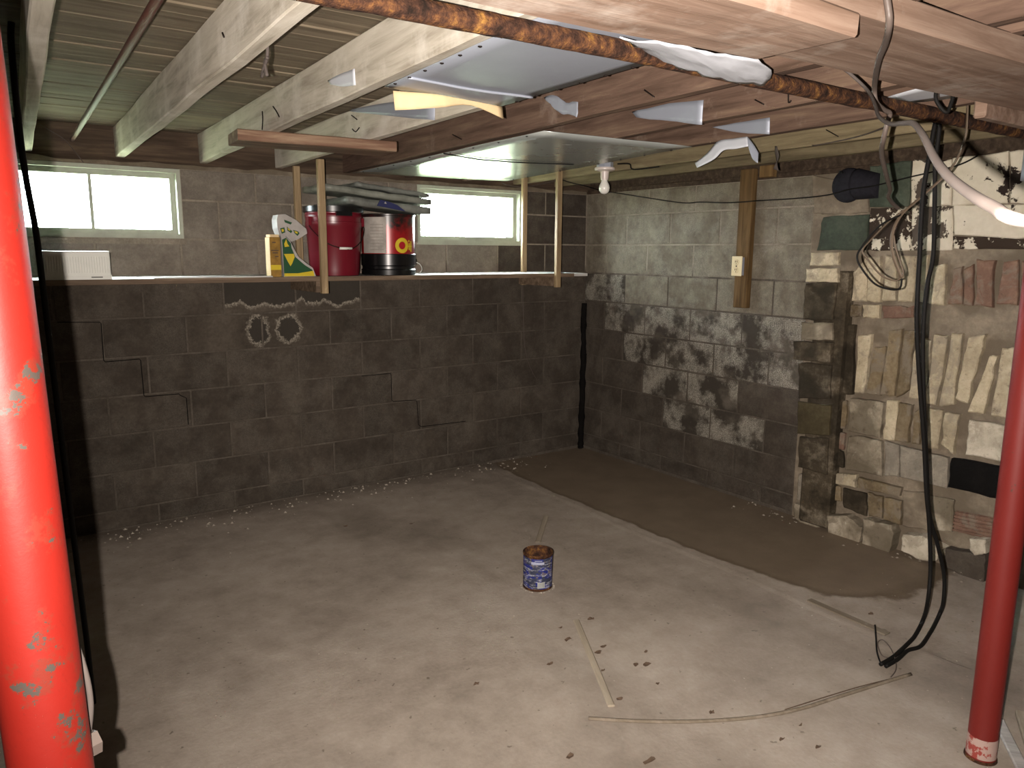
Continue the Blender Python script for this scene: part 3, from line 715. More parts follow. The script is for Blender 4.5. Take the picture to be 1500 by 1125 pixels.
PW = smoothpts([(-1.933,-1.241,1.918),(-1.698,-1.165,1.918),(-1.479,-1.197,1.918),(-1.193,-1.276,1.918)], 5)
PW = [(p.x, p.y, min(v[2] for v in sorted(SHEET, key=lambda v: (v[0]-p.x)**2+(v[1]-p.y)**2)[:4])-.006) for p in PW]
e = tube('panel_wire', PW, .003, M_BLACK, k=1); tag(e, 'thin black wire running across the shiny sheet metal panel', 'wire')
def tagsheet(nm, rows, mat, label, cat='tin sheet', **kw): return tag(sheet(nm, rows, mat, **kw), label, cat)
tagsheet('tin_flashing', [[(-2.744,-3.27,1.864),(-2.653,-3.27,1.869),(-2.539,-3.27,1.874),(-2.425,-3.27,1.878),(-2.343,-3.27,1.881)], [(-2.629,-3.2,1.879),(-2.532,-3.2,1.876),(-2.427,-3.2,1.87),(-2.326,-3.2,1.87),(-2.204,-3.2,1.884)], [(-2.534,-3.123,1.9),(-2.45,-3.123,1.884),(-2.349,-3.123,1.876),(-2.229,-3.123,1.873),(-2.132,-3.123,1.88)]], M_TINW, 'crumpled white painted tin strip with a rust spot below the beam', amp=.006, sc=25)
tagsheet('tin_liner', [[(-2.342,-1.163,2.075),(-2.359,-1.556,2.044),(-2.375,-1.941,2.0)], [(-2.341,-1.138,2.07),(-2.359,-1.553,1.994),(-2.375,-1.94,1.927)]], M_GALV, 'grey tin liner on the joist behind the torn cream paper', amp=.002)
tagsheet('tin_liner', [[(-1.598,-2.108,2.013),(-1.609,-2.314,2.013),(-1.618,-2.483,1.998)], [(-1.599,-2.137,1.989),(-1.609,-2.318,1.952),(-1.618,-2.482,1.917)]], M_GALV, 'grey tin patch on the brown joist left of the bent tin strap', amp=.003)
tagsheet('tin_liner', [[(-1.18,-2.152,1.992),(-1.189,-2.321,1.991),(-1.196,-2.447,1.989)], [(-1.181,-2.171,1.987),(-1.188,-2.307,1.951),(-1.196,-2.449,1.927)]], M_GALV, 'grey tin patch on the joist just above the bent tin strap', amp=.003)
tagsheet('tin_scrap', [[(-1.992,-2.064,2.027),(-1.995,-2.14,2.023),(-1.998,-2.202,1.99),(-2.001,-2.265,1.985)], [(-2.001,-2.113,1.996),(-2.004,-2.18,1.956),(-2.006,-2.228,1.945),(-2.008,-2.272,1.93)]], M_GALV, 'small torn metal scrap bent over the dark brown joist', amp=.006, sc=30)
tagsheet('tin_scrap', [[(-2.785,-1.993,1.997),(-2.79,-2.112,1.996),(-2.795,-2.221,1.99)], [(-2.786,-2.016,1.981),(-2.791,-2.12,1.958),(-2.795,-2.223,1.945)]], M_TINW, 'small white tin scrap on the grey joist left of the duct panel', amp=.002)
tagsheet('tin_scrap', [[(-1.519,-3.092,1.929),(-1.577,-3.256,1.929),(-1.522,-3.36,1.929)], [(-1.382,-3.08,1.929),(-1.36,-3.189,1.929),(-1.405,-3.31,1.929)]], M_TINW, 'pale tin sheet under the joists between the beam and rusty pipe', amp=.001)
ts_ = tagsheet('tin_strap', [[(-1.185,-2.073,1.853),(-1.185,-2.138,1.889),(-1.185,-2.192,1.93),(-1.185,-2.272,1.932),(-1.185,-2.338,1.932)], [(-1.2,-2.099,1.831),(-1.2,-2.188,1.859),(-1.2,-2.235,1.889),(-1.2,-2.297,1.889),(-1.2,-2.356,1.893)]], M_TINW, 'bent pale tin strap hanging below the joists near the stud', amp=.001, thick=.003)
fl_ = sheet('end_flap', [[(-1.185,-2.338,1.932),(-1.185,-2.37,1.898),(-1.185,-2.395,1.864)], [(-1.2,-2.36,1.885),(-1.2,-2.379,1.844),(-1.2,-2.406,1.824)]], M_GALV, ts_, amp=.001, thick=.003); fl_.location -= ts_.location
tagsheet('paper_strip', [[(-2.726,-2.321,1.922),(-2.604,-2.355,1.922),(-2.477,-2.338,1.922),(-2.348,-2.313,1.922)], [(a[0], a[1], a[2]-h) for a, h in zip([(-2.718,-2.315,1.922),(-2.599,-2.347,1.922),(-2.471,-2.329,1.922),(-2.338,-2.307,1.922)], (.05, .035, .012, .035))]], M_CREAM, 'torn cream paper strip hanging off the edge of the duct panel', 'paper', amp=.002)
tagsheet('plastic_shred', [[(-0.772,-2.164,1.948),(-0.772,-2.17,1.915),(-0.774,-2.195,1.839)], [(-0.779,-2.18,1.945),(-0.78,-2.194,1.903),(-0.778,-2.169,1.847)]], M_WHTC, 'thin shred of clear plastic hanging near the top of the stud', 'plastic', amp=.003, sc=30)
tag(tube('cord_loop', [(-3.144,-2.523,1.952),(-3.143,-2.511,1.916),(-3.142,-2.48,1.898),(-3.142,-2.465,1.882),(-3.143,-2.49,1.89),(-3.143,-2.505,1.878),(-3.143,-2.493,1.908),(-3.144,-2.517,1.915)], .004, M_WHTC, seg=6), 'short white cord loop dangling from a grey joist', 'cord')
tag(tube('duct_stub', [(-.86, -3.3, 1.93), (-.86, -3.3, 1.8), (-.86, -3.3, 1.72)], .09, M_GALV, seg=28, k=2), 'round grey metal duct stub hanging under the beam end', 'duct')
hp = timber('ledge_plank', (-2.86, -1.2, 1.889), (-2.22, -1.26, 1.889), .2, .042, M_PINEX, seed=91, seg=6, jit=.002)
hp.data.materials.clear(); hp.data.materials.append(wood('reddish_plank', '4b382c', '6a5142', '8f7a64', axis=1)); tag(hp, 'short reddish plank nailed flat under two joists above the carton', 'plank')
# bulb on a porcelain socket
be = empty('bulb_socket', (-.752, -1.022, 1.803)); tag(be, 'white porcelain lampholder with a bare unlit bulb under the shiny sheet', 'lamp')
lathe('bulb', [(.001, 0), (.012, .002), (.022, .009), (.0285, .02), (.0305, .034), (.028, .049), (.021, .063), (.0155, .077), (.0135, .088)], M_BULB, be, 28, caps=(False, False))
lathe('socket', [(.015, .078), (.02, .078), (.023, .095), (.024, .125), (.04, .128), (.056, .132), (.058, .139), (.056, .146), (.03, .148)], M_PORC, be, 28, caps=(False, True))
lathe('ceiling_box', [(.04, .142), (.047, .142), (.047, .175), (.04, .176)], M_GALV, be, 8, caps=(False, True), smooth=False)

# ------------------------------------------------------------ stud with outlet on the right wall
st = box('wall_stud', (-.042, .0, -1.495, -1.4, 1.158, 1.955), M_STUD, bv=.004); tag(st, 'brown wooden stud fixed upright on the right block wall, carrying an outlet', 'stud')
cl = box('wood_cleat', (-.04, .001, -1.62, -1.53, 1.9, 1.965), M_STUD, bv=.003); tag(cl, 'small wooden cleat beside the head of the brown stud', 'cleat')
oe = empty('power_outlet', (-.06, -1.435, 1.345)); tag(oe, 'ivory duplex power outlet on the brown stud', 'outlet')
o = mesh('box', *boxdata(-.005, .018, -.032, .032, .004, .108), M_GALV, oe)
o = mesh('cover_plate', *boxdata(-.012, -.005, -.037, .037, 0, .115), M_IVORY, oe); bevel(o, .003)
for z in (.034, .08):
    lathe('receptacle', [(.0, 0), (.014, 0), (.0165, .002), (.0165, .004)], M_IVORY, oe, 20, loc=(-.0155, 0, z), rot=(0, pi/2, 0), caps=(False, False))
    for dy in (-.006, .006): mesh('slot', *boxdata(-.0165, -.0125, dy-.0015, dy+.0015, z-.002, z+.009), M_BLACK, oe)
    mesh('slot', *boxdata(-.0165, -.0125, -.002, .002, z-.011, z-.007), M_BLACK, oe)
lathe('screw', [(.0, 0), (.004, 0), (.004, .003)], M_NAIL, oe, 10, loc=(-.0145, 0, .057), rot=(0, pi/2, 0), caps=(False, False))

# ------------------------------------------------------------ hanging shelf
sh = empty('hanging_shelf', (-2.2, -.27, 1.33)); tag(sh, 'long thin board shelf hung from the joists along the back wall', 'shelf')
def spart(nm, d, m, bv=.002):
    o = box(nm, d, m, None, bv); o.parent = sh; o.location = Vector(o.location)-sh.location; return o
spart('shelf_board', (-3.95, -2.3, -.525, -.03, 1.322, 1.341), M_SHELF); spart('shelf_board', (-2.297, -.43, -.525, -.03, 1.322, 1.341), M_SHELF)
spart('front_edge_strip', (-3.95, -.55, -.531, -.525, 1.318, 1.342), M_PINEX, .001)
for x, y0, y1, zt, mt in ((-2.267, -.56, -.533, 1.93, M_PINE), (-2.25, -.165, -.14, 1.93, M_PINE), (-.7195, -.56, -.533, 1.99, M_PINE), (-.6985, -.165, -.14, 1.99, M_PINE)):
    spart('hanger_stick', (x, x+.036, y0, y1, 1.255, zt), mt)
for x in (-2.275, -.70): spart('cross_bar', (x-.012, x+.012, -.53, -.14, 1.26, 1.32), M_PINEX)
ls = box('lath_strip', (-3.05, -2.5, -.5, -.46, 1.341, 1.347), M_SHELF, bv=.001); tag(ls, 'loose pale lath lying on the shelf between the ribbed box and carton', 'lath')

# ribbed white heater box
he = empty('ribbed_heater', (-3.35, -.4, 1.341)); tag(he, 'white ribbed plastic heater box on the shelf under the wide window', 'heater')
o = mesh('body', *boxdata(-.135, .12, -.1, .1, 0, .125), M_WHITE, he); bevel(o, .006, 2)
for i in range(24):
    x = -.125+.235*i/23
    o = mesh('rib', *boxdata(x-.0028, x+.0028, -.106, -.098, .03, .1), M_WHITE, he)
mesh('base_lip', *boxdata(-.137, .122, -.104, -.098, 0, .018), M_WHITE, he)
mesh('brand_mark', *boxdata(.04, .085, -.1055, -.103, .008, .013), plain('grey_print', '6b6b66'), he)
# yellow carton
ca = empty('tall_carton', (-2.47, -.42, 1.341)); tag(ca, 'tall narrow yellow and orange carton beside the seed bag', 'carton')
o = mesh('body', *boxdata(-.024, .03, -.035, .035, 0, .2), M_ORNG, ca); bevel(o, .002)
mesh('side_panel', *boxdata(-.0255, -.024, -.034, .034, .002, .198), M_CREAM, ca)
mesh('top_flap', *boxdata(-.02, .026, -.03, .03, .2, .213), M_CREAM, ca)
mesh('yellow_band', *boxdata(-.0235, .0295, -.0362, -.035, .035, .06), M_YELP, ca)
for z, a, b in ((.17, -.012, .006), (.13, -.018, .02), (.118, -.012, .016), (.1, .0, .018)): mesh('print', *boxdata(a, b, -.0362, -.035, z, z+.006), M_LEAF, ca)
# seed bag with folded neck
def extr(nm, P, y0, y1, mat, parent, bulge=0.):
    n = len(P); V = [(x, y0, z) for x, z in P]+[(x, y1, z) for x, z in P]
    cx = sum(p[0] for p in P)/n; cz = sum(p[1] for p in P)/n
    Fc = [tuple(range(n)), tuple(reversed(range(n, 2*n)))]+[(i, (i+1) % n, n+(i+1) % n, n+i) for i in range(n)]
    o = fix(mesh(nm, V, Fc, mat, parent))
    bm = bmesh.new(); bm.from_mesh(o.data); bmesh.ops.triangulate(bm, faces=[f for f in bm.faces if len(f.verts) > 4]); bm.to_mesh(o.data); bm.free(); return o
BX = lambda px, py: ((px-280)*.000372, (1060-py)*.000335)
bg = empty('seed_bag', (-2.425, -.4, 1.341)); tag(bg, 'half empty green and yellow seed bag with its white neck folded over', 'bag')
extr('bag_body', [BX(*p) for p in ((280, 1060), (265, 480), (300, 430), (390, 520), (440, 640), (500, 760), (600, 850), (700, 930), (740, 1058))], -.045, .045, M_BAGW, bg)
extr('bag_neck', [BX(*p) for p in ((262, 480), (215, 330), (210, 200), (230, 130), (330, 115), (480, 200), (620, 330), (632, 400), (500, 490), (400, 530), (330, 450))], -.05, .03, M_BAGW, bg)
extr('green_panel', [BX(*p) for p in ((284, 1050), (275, 500), (330, 470), (400, 560), (440, 680), (540, 840), (680, 940), (715, 1050))], -.0475, -.045, M_GRNP, bg)
extr('yellow_band', [BX(*p) for p in ((284, 1055), (284, 1010), (480, 1010), (700, 975), (716, 1055))], -.049, -.0475, M_YELP, bg)
extr('yellow_leaf', [BX(*p) for p in ((290, 715), (430, 712), (440, 760), (400, 860), (375, 900), (340, 830))], -.049, -.0475, M_YELP, bg)
extr('yellow_leaf', [BX(*p) for p in ((300, 560), (330, 490), (345, 560), (370, 600), (305, 610))], -.049, -.0475, M_YELP, bg)
extr('white_streak', [BX(*p) for p in ((395, 540), (420, 600), (470, 740), (600, 870), (700, 950), (690, 960), (580, 885), (450, 760), (400, 620))], -.0495, -.0475, M_BAGW, bg)
for P in (((250, 330), (310, 315), (320, 390), (270, 410)), ((345, 300), (380, 340), (420, 370), (400, 400), (350, 360)), ((430, 350), (500, 370), (520, 400), (490, 440), (450, 400)), ((310, 200), (420, 240), (400, 270), (320, 240))):
    extr('neck_print', [BX(*p) for p in P], -.0515, -.05, M_GRNP, bg)
for P in (((265, 345), (295, 340), (300, 375), (275, 385)), ((445, 365), (490, 380), (495, 405), (465, 400)), ((355, 320), (390, 355), (380, 365), (358, 345))):
    extr('neck_print', [BX(*p) for p in P], -.053, -.0515, M_YELP, bg)
# red bucket with black lid
rb = empty('red_bucket', (-2.108, -.35, 1.341)); tag(rb, 'dark red plastic bucket with black lid and wire handle on the shelf', 'bucket')
lathe('body', [(.122, 0), (.13, .003), (.134, .03), (.146, .255), (.15, .26), (.15, .285), (.147, .287), (.148, .31), (.152, .312), (.152, .325), (.148, .33), (.15, .352)], M_REDPL, rb, 48, caps=(True, True))
lathe('lid', [(.157, .335), (.16, .338), (.16, .366), (.15, .368), (.146, .362), (.001, .362)], M_BLKPL, rb, 48, caps=(False, False))
lathe('lid_spout', [(.03, .362), (.03, .37), (.026, .374), (.001, .374)], M_BLKPL, rb, 20, loc=(-.09, -.02, 0), caps=(False, False))
mesh('lid_tab', *boxdata(-.045, .04, -.163, -.14, .315, .338), M_BLKPL, rb)
hnd = tube('handle', [(-.15, -.03, .29), (-.152, -.06, .25), (-.1, -.14, .175), (-.02, -.158, .147), (.04, -.155, .147), (.1, -.13, .185), (.152, -.06, .25), (.15, -.03, .29)], .0028, M_NAIL, rb)
tube('grip', [(-.035, -.158, .1465), (.035, -.156, .1465)], .007, M_WHITE, hnd, k=1, seg=10); bpy.data.objects['grip'].location -= hnd.location
for s in (-1, 1): mesh('handle_lug', *boxdata(s*.15-.008, s*.15+.008, -.05, -.01, .265, .31), M_REDPL, rb)
# oil pail: black foot, printed red wall
op = empty('oil_pail', (-1.783, -.35, 1.341)); tag(op, 'black and red oil pail with yellow ring print next to the red bucket', 'pail')
R_ = .15
t = NT('worn_red_tin'); p = t.pos(); nn = t.noise(p, 14, 6, .7); sz = t.n('ShaderNodeSeparateXYZ', {0: t.n('ShaderNodeTexCoord').outputs['Object']}).outputs[2]
col = t.mix(t.ramp(t.math('ADD', t.math('MULTIPLY', nn, .6), t.math('MULTIPLY', sz, 1.6)), [(.66, 0.), (.8, 1.)]), '8a1519', '1d1514')
M_TINR = t.done(col, .3, .1, .5)
lathe('wall', [(R_-.004, .115), (R_, .118), (R_, .325), (R_+.004, .327), (R_+.004, .335), (R_-.002, .337)], M_TINR, op, 56, caps=(False, True))
lathe('foot', [(R_-.012, 0), (R_+.002, .003), (R_+.004, .03), (R_-.002, .036), (R_-.002, .05), (R_+.004, .056), (R_+.004, .116), (R_, .119)], M_BLKPL, op, 56)
def wrap(nm, quads, r, mat, parent, a0):
    V, Fc = [], []
    for q in quads:
        b = len(V); V += [(r*math.cos(a0+u/R_), r*math.sin(a0+u/R_), v) for u, v in q]; Fc.append(tuple(range(b, b+len(q))))
    o = fix(mesh(nm, V, Fc, mat, parent)); m = o.modifiers.new('thickness', 'SOLIDIFY'); m.thickness = .001; m.offset = 0; return o
def strip(u0, u1, v0, v1, n=8): return [[(u0+(u1-u0)*i/n, v0), (u0+(u1-u0)*(i+1)/n, v0), (u0+(u1-u0)*(i+1)/n, v1), (u0+(u1-u0)*i/n, v1)] for i in range(n)]
A0 = -pi/2-.42
def ringq(cu, cv, r0, r1, n=28): return [[(cu+r0*math.cos(2*pi*i/n), cv+r0*math.sin(2*pi*i/n)), (cu+r1*math.cos(2*pi*i/n), cv+r1*math.sin(2*pi*i/n)), (cu+r1*math.cos(2*pi*(i+1)/n), cv+r1*math.sin(2*pi*(i+1)/n)), (cu+r0*math.cos(2*pi*(i+1)/n), cv+r0*math.sin(2*pi*(i+1)/n))] for i in range(n)]
wrap('instruction_label', strip(-.17, -.015, .122, .318, 12), R_+.001, plain('stained_paper', 'c4bdb4', .7, 0, .2, .4, 16), op, A0)
wrap('label_print', [q for k in range(9) for q in strip(-.11, -.03, .14+.017*k, .143+.017*k, 3)], R_+.0018, plain('grey_ink', '8b857d'), op, A0)
wrap('ring_print', ringq(.075, .165, .021, .042), R_+.001, M_YELP, op, A0)
wrap('ring_dot', ringq(.075, .165, .0, .019), R_+.0012, plain('red_ink', 'a01420'), op, A0)
wrap('letter_print', strip(.122, .132, .14, .178, 2)+strip(.138, .147, .13, .19, 2)+strip(.118, .152, .158, .164, 3)+strip(.12, .128, .185, .195, 2), R_+.001, M_YELP, op, A0)
tube('handle', [(.15, -.02, .075), (.175, -.05, .06), (.178, -.07, .03), (.15, -.085, .008)], .0025, M_WHITE, op)
for s in (1,): mesh('handle_lug', *boxdata(.148, .162, -.035, -.005, .06, .09), M_BLKPL, op)
# folded sacks lying on the two pails
fs = empty('folded_sacks', (-1.93, -.35, 1.706)); tag(fs, 'stack of folded grey sacks with navy print lying across the bucket and pail', 'sacks')
def slab(nm, x0, x1, y0, y1, z0, z1, mat, seed, tilt=0.):
    n, m = 14, 6; V, Fc = [], []
    for s in (0, 1):
        for i in range(n+1):
            for j in range(m+1):
                x, y = x0+(x1-x0)*i/n, y0+(y1-y0)*j/m; e_ = min(i, n-i, j*2, (m-j)*2)/2.
                k = min(1, .8+e_*.2); zm = (z0+z1)/2+tilt*(x-x0)
                V.append((x+noise.noise(Vector((x*9, y*9, seed)))*.008, y+noise.noise(Vector((x*9, y*9, seed+4)))*.008, zm+(z1-z0)/2*k*(1 if s else -1)+noise.noise(Vector((x*14, y*14, seed+s)))*.006))
    N = (n+1)*(m+1)
    for s in (0, 1):
        for i in range(n):
            for j in range(m): a = s*N+i*(m+1)+j; Fc.append((a, a+1, a+m+2, a+m+1))
    per = [i*(m+1) for i in range(n+1)]+[n*(m+1)+j for j in range(1, m+1)]+[i*(m+1)+m for i in range(n-1, -1, -1)]+[j for j in range(m-1, 0, -1)]
    for a, b in zip(per, per[1:]+per[:1]): Fc.append((a, b, N+b, N+a))
    return fix(mesh(nm, V, Fc, mat, fs, True))
M_SACK = plain('dusty_grey_plastic', '8d9088', .5, 0, .4, .5, 12)
M_SACKG = plain('greenish_plastic', '9c9f93', .45, 0, .4, .5, 10)
slab('sack', -.16, .33, -.17, .14, .012, .056, M_SACK, 1, -.085)
slab('sack', -.29, .34, -.165, .15, .078, .112, M_SACKG, 2, -.085)
slab('sack', -.1, .33, -.15, .13, .105, .13, M_SACK, 3, -.088)
o = extr('navy_print', [(-.0, .008), (.17, -.016), (.12, .016), (.07, .032), (.02, .04)], -.178, -.172, M_BLUEP, fs)
extr('white_print', [(.04, .022), (.055, .02), (.048, .032)], -.1795, -.178, M_BAGW, fs)
# small lime scrap near the window end
tag(fix(mesh('lime_scrap', *boxdata(-3.56, -3.53, -.1, -.07, 1.341, 1.36), M_LIME)), 'tiny bright lime green scrap on the shelf behind the red post', 'scrap')
bevel(bpy.data.objects['lime_scrap'], .006, 2)

# ------------------------------------------------------------ coffee can on the floor
cn = empty('coffee_can', (-1.8, -1.815, 0)); tag(cn, 'open rusty coffee can with a worn blue label standing on the floor', 'can')
t = NT('worn_blue_label'); uv = t.pos((1, 1, 1), 'uv'); p = t.pos()
br = t.n('ShaderNodeTexBrick', {'Vector': t.pos((60, 34, 1), 'uv'), 'Color1': (1, 1, 1, 1), 'Color2': (0, 0, 0, 1), 'Mortar': (0, 0, 0, 1), 'Scale': 1.0, 'Mortar Size': .12, 'Brick Width': 1.6, 'Row Height': 1.0})
lines = t.math('MULTIPLY', br.outputs['Color'], t.ramp(t.noise(t.pos((7, 12, 1), 'uv'), 1.0, 2), [(.5, 0.), (.56, 1.)]))
base = t.mix(t.ramp(t.noise(t.pos((9, 3, 1), 'uv'), 1.0, 2), [(.48, 0.), (.52, 1.)]), '1b2468', '2f3346')
col = t.mix(t.math('MULTIPLY', lines, .8), base, 'b9bac4')
col = t.mix(t.ramp(t.noise(p, 45, 5, .7), [(.56, 0.), (.62, .8)]), col, '6b5f55')
M_LABEL = t.done(col, .5, 0, .4)
lathe('can_body', [(.062, 0), (.0655, .002), (.066, .006), (.064, .01), (.064, .155), (.067, .159), (.0675, .164), (.066, .167), (.063, .164), (.062, .15), (.0625, .14), (.0608, .13), (.0622, .12), (.0608, .11), (.0618, .1), (.061, .008), (.001, .006)], M_RUST, cn, 48)
lathe('label', [(.0648, .012), (.0652, .014), (.0652, .15), (.0648, .152)], M_LABEL, cn, 48, caps=(False, False))
def arc(a0, a1, z0, z1, r=.0657, n=8): 
    V = [(r*math.cos(a0+(a1-a0)*i/n), r*math.sin(a0+(a1-a0)*i/n), z) for z in (z0, z1) for i in range(n+1)]
    return V, [(i, i+1, n+2+i, n+1+i) for i in range(n)]
AC = math.atan2(-4.36+1.81, -3.75+1.8)
o = mesh('barcode_patch', *arc(AC+.0, AC+.5, .018, .045), plain('grey_white_ink', 'aeb0ae'), cn)
for k in range(5): mesh('barcode_line', *arc(AC+.06+.09*k, AC+.085+.09*k, .02, .043, .0661, 2), M_BLACK, cn)
mesh('title_print', *arc(AC-.45, AC+.45, .127, .138), plain('pale_ink', '9ea2b8'), cn)
mesh('title_print', *arc(AC-.2, AC+.3, .142, .146), plain('pale_ink_line', '8f93ad'), cn)

# ------------------------------------------------------------ cap hung on the wall
ce2 = empty('cloth_cap', (-.007, -2.1, 1.74)); tag(ce2, 'dark navy cloth cap hanging on the right wall above the green block', 'cap')
V, Fc = [], []; n, m = 28, 8
for i in range(m+1):
    a = pi/2*i/m
    for j in range(n):
        b = 2*pi*j/n; rr = math.cos(a)
        V.append((-.012-.055*math.sin(a), .03+.092*rr*math.cos(b)-.02*math.sin(a), .085+.088*rr*math.sin(b)))
for i in range(m):
    for j in range(n): Fc.append((i*n+j, i*n+(j+1) % n, (i+1)*n+(j+1) % n, (i+1)*n+j))
Fc.append(tuple(range(n)))
fix(mesh('visor', V, Fc, M_CAPB, ce2, True))
V, Fc = [], []
for i in range(9):
    y = -.02-.115*i/8; h = .078-.018*i/8; zc = .088-.016*i/8
    for j in range(9):
        a = pi*j/8; V.append((-.01-.085*math.sin(a)*(1-.25*i/8), y, zc+h*math.cos(a)))
for i in range(8):
    for j in range(8): Fc.append((i*9+j, i*9+j+1, (i+1)*9+j+1, (i+1)*9+j))
Fc.append(tuple(range(9))); Fc.append(tuple(72+j for j in reversed(range(9))))
fix(mesh('crown', V, Fc, M_CAPB, ce2, True))
for k in range(5): mesh('stitched_letter', *boxdata(-.052, -.046, .062-.013*k-.004, .062-.013*k+.004, .146-.004*k, .158-.004*k), M_BLKPL, ce2)

# ------------------------------------------------------------ cables
G = 'loose cables hanging near the dull red post'
def cable(P, r, mat, label, cat='cable', **kw): return tag(tube('hanging_cable' if cat == 'cable' else 'thin_wire', P, r, mat, **kw), label, cat)
cable([(-2.116,-3.244,2.021),(-2.115,-3.254,1.98),(-2.111,-3.262,1.954),(-2.088,-3.281,1.912),(-2.057,-3.303,1.886),(-2.058,-3.349,1.843),(-2.166,-3.433,1.789),(-2.321,-3.534,1.735),(-2.496,-3.655,1.689),(-2.652,-3.762,1.661),(-2.774,-3.842,1.639),(-2.922,-3.932,1.602),(-3.041,-4.005,1.565),(-3.139,-4.065,1.539),(-3.215,-4.115,1.52),(-3.289,-4.165,1.504),(-3.295,-4.188,1.495),(-3.112,-4.193,1.496),(-2.887,-4.207,1.598),(-2.632,-4.219,1.804),(-2.547,-4.228,1.928)], .0036, M_WHTC, 'whitish cable swooping out from the beam toward the room', seg=10)
cable([(-2.485,-3.622,1.903),(-2.473,-3.622,1.88),(-2.466,-3.622,1.862)]+[(-2.442,-3.608,1.85),(-2.363,-3.558,1.85),(-2.258,-3.487,1.85)]+[(-2.043,-3.357,1.853),(-2.004,-3.34,1.826),(-1.952,-3.33,1.815),(-1.92,-3.329,1.809),(-1.927,-3.329,1.787),(-1.908,-3.312,1.751),(-1.815,-3.258,1.731),(-1.662,-3.188,1.695),(-1.477,-3.101,1.668),(-1.384,-3.045,1.655),(-1.294,-3.013,1.639),(-1.24,-3.003,1.627)], .006, M_GREYC, 'grey cable dropping over the beam face to the green painted block', seg=8)
cable([(-1.102,-3.111,2.049),(-1.121,-3.124,2.011),(-1.159,-3.146,1.962),(-1.168,-3.155,1.913),(-1.169,-3.157,1.842),(-1.152,-3.133,1.784),(-1.134,-3.093,1.735),(-1.171,-3.044,1.669),(-1.235,-3.012,1.605),(-1.265,-3.004,1.543),(-1.27,-3.013,1.483),(-1.259,-3.033,1.426),(-1.252,-3.043,1.404),(-1.248,-3.04,1.428),(-1.26,-3.018,1.494),(-1.262,-3.007,1.538)], .0065, M_TANC, 'brown flat cable looping back on itself before the limewashed wall', flat=.45)
cable([(-1.203,-3.028,1.638),(-1.249,-2.987,1.59),(-1.306,-2.954,1.522),(-1.331,-2.944,1.487),(-1.318,-2.96,1.458),(-1.289,-2.99,1.411),(-1.259,-3.022,1.392),(-1.254,-3.042,1.401)], .0048, M_TANC, 'brown cable drooping in a shallow loop before the upright bricks', flat=.5)
cable([(-1.231,-3.014,1.607),(-1.303,-2.983,1.571),(-1.351,-2.952,1.5),(-1.366,-2.949,1.464),(-1.355,-2.966,1.425),(-1.326,-2.995,1.381),(-1.287,-3.026,1.364),(-1.261,-3.044,1.368),(-1.253,-3.043,1.399)], .0032, M_BLACK, 'thin black cable in the lowest loop before the upright bricks')
def laid(P, r):   # smooth run that comes to lie on the floor
    return [Vector((p.x, p.y, max(p.z, r))) for p in smoothpts(P, 6)]
PA = [(-1.207,-3.078,1.922),(-1.205,-3.078,1.889),(-1.211,-3.078,1.857),(-1.222,-3.078,1.783),(-1.237,-3.078,1.683),(-1.232,-3.078,1.57),(-1.221,-3.078,1.473),(-1.211,-3.078,1.351),(-1.194,-3.078,1.237),(-1.139,-3.078,1.048),(-1.072,-3.078,0.847),(-1.012,-3.078,0.637),(-0.966,-3.078,0.507),(-0.919,-3.078,0.32),(-0.913,-3.078,0.19)]
PE = [(-0.781,-3.008,0.045)]+[(-0.884,-3.027,0.008),(-1.001,-3.046,0.008),(-1.096,-3.058,0.008),(-1.178,-3.059,0.008)]
cable(laid(PA+PE, .0075), .0075, M_BLACK, 'black cable of the hanging pair that reaches the floor on the inner curve', k=1)
PB = [(-1.14,-3.052,1.983),(-1.125,-3.052,1.89),(-1.125,-3.052,1.847),(-1.127,-3.052,1.771),(-1.105,-3.052,1.641),(-1.08,-3.052,1.473),(-1.101,-3.052,1.37),(-1.096,-3.052,1.207),(-1.051,-3.052,0.999),(-0.98,-3.052,0.74),(-0.919,-3.052,0.534),(-0.821,-3.052,0.378),(-0.744,-3.052,0.239),(-0.726,-3.052,0.129)]
PF = [(-0.675,-3.022,0.05)]+[(-0.771,-3.039,0.008),(-0.923,-3.075,0.008)]+[(p[0]+.004, p[1]-.0178, .0075) for p in PE[2:]]
cable(laid(PB+PF, .0075), .0075, M_BLACK, 'black cable of the hanging pair that bows out farther above the floor', k=1)
cable([(a, b, c+h) for (a, b, c), h in zip([(-1.164,-3.052,0.003),(-1.111,-3.007,0.003),(-1.052,-2.968,0.003),(-0.996,-2.93,0.003)], (0, .01, .03, .05))], .003, M_BLACK, 'bare wire end sticking up where the black cables meet the floor', 'wire')
cable([(a, b, c+h) for (a, b, c), h in zip([(-1.093,-3.054,0.003),(-1.113,-3.029,0.003),(-1.071,-2.986,0.003),(-1.036,-2.986,0.003),(-1.054,-3.028,0.003),(-1.109,-3.078,0.003),(-1.164,-3.108,0.003),(-1.222,-3.122,0.003)], (0, .005, .02, .025, .015, .004, .001, .001))], .002, M_GREYC, 'thin grey wire curl on the floor at the cable ends', 'wire')
cable([(-0.305,-0.073,1.976),(-0.311,-0.201,1.944)]+[(-0.282,-0.297,1.921)]+[(-0.1,-0.26,1.901),(-0.1,-0.4,1.879),(-0.1,-0.726,1.826),(-0.1,-1.021,1.782),(-0.1,-1.158,1.78),(-0.1,-1.339,1.768),(-0.1,-1.462,1.766),(-0.1,-1.578,1.768),(-0.1,-1.798,1.768),(-0.1,-1.999,1.775)] + [(-0.13,-2.148,1.795),(-0.13,-2.271,1.804)] + [(-0.1,-2.419,1.834),(-0.1,-2.63,1.869),(-0.1,-2.718,1.905)], .0035, M_BLACK, 'thin black wire slung along the right wall from the bulb', 'wire')
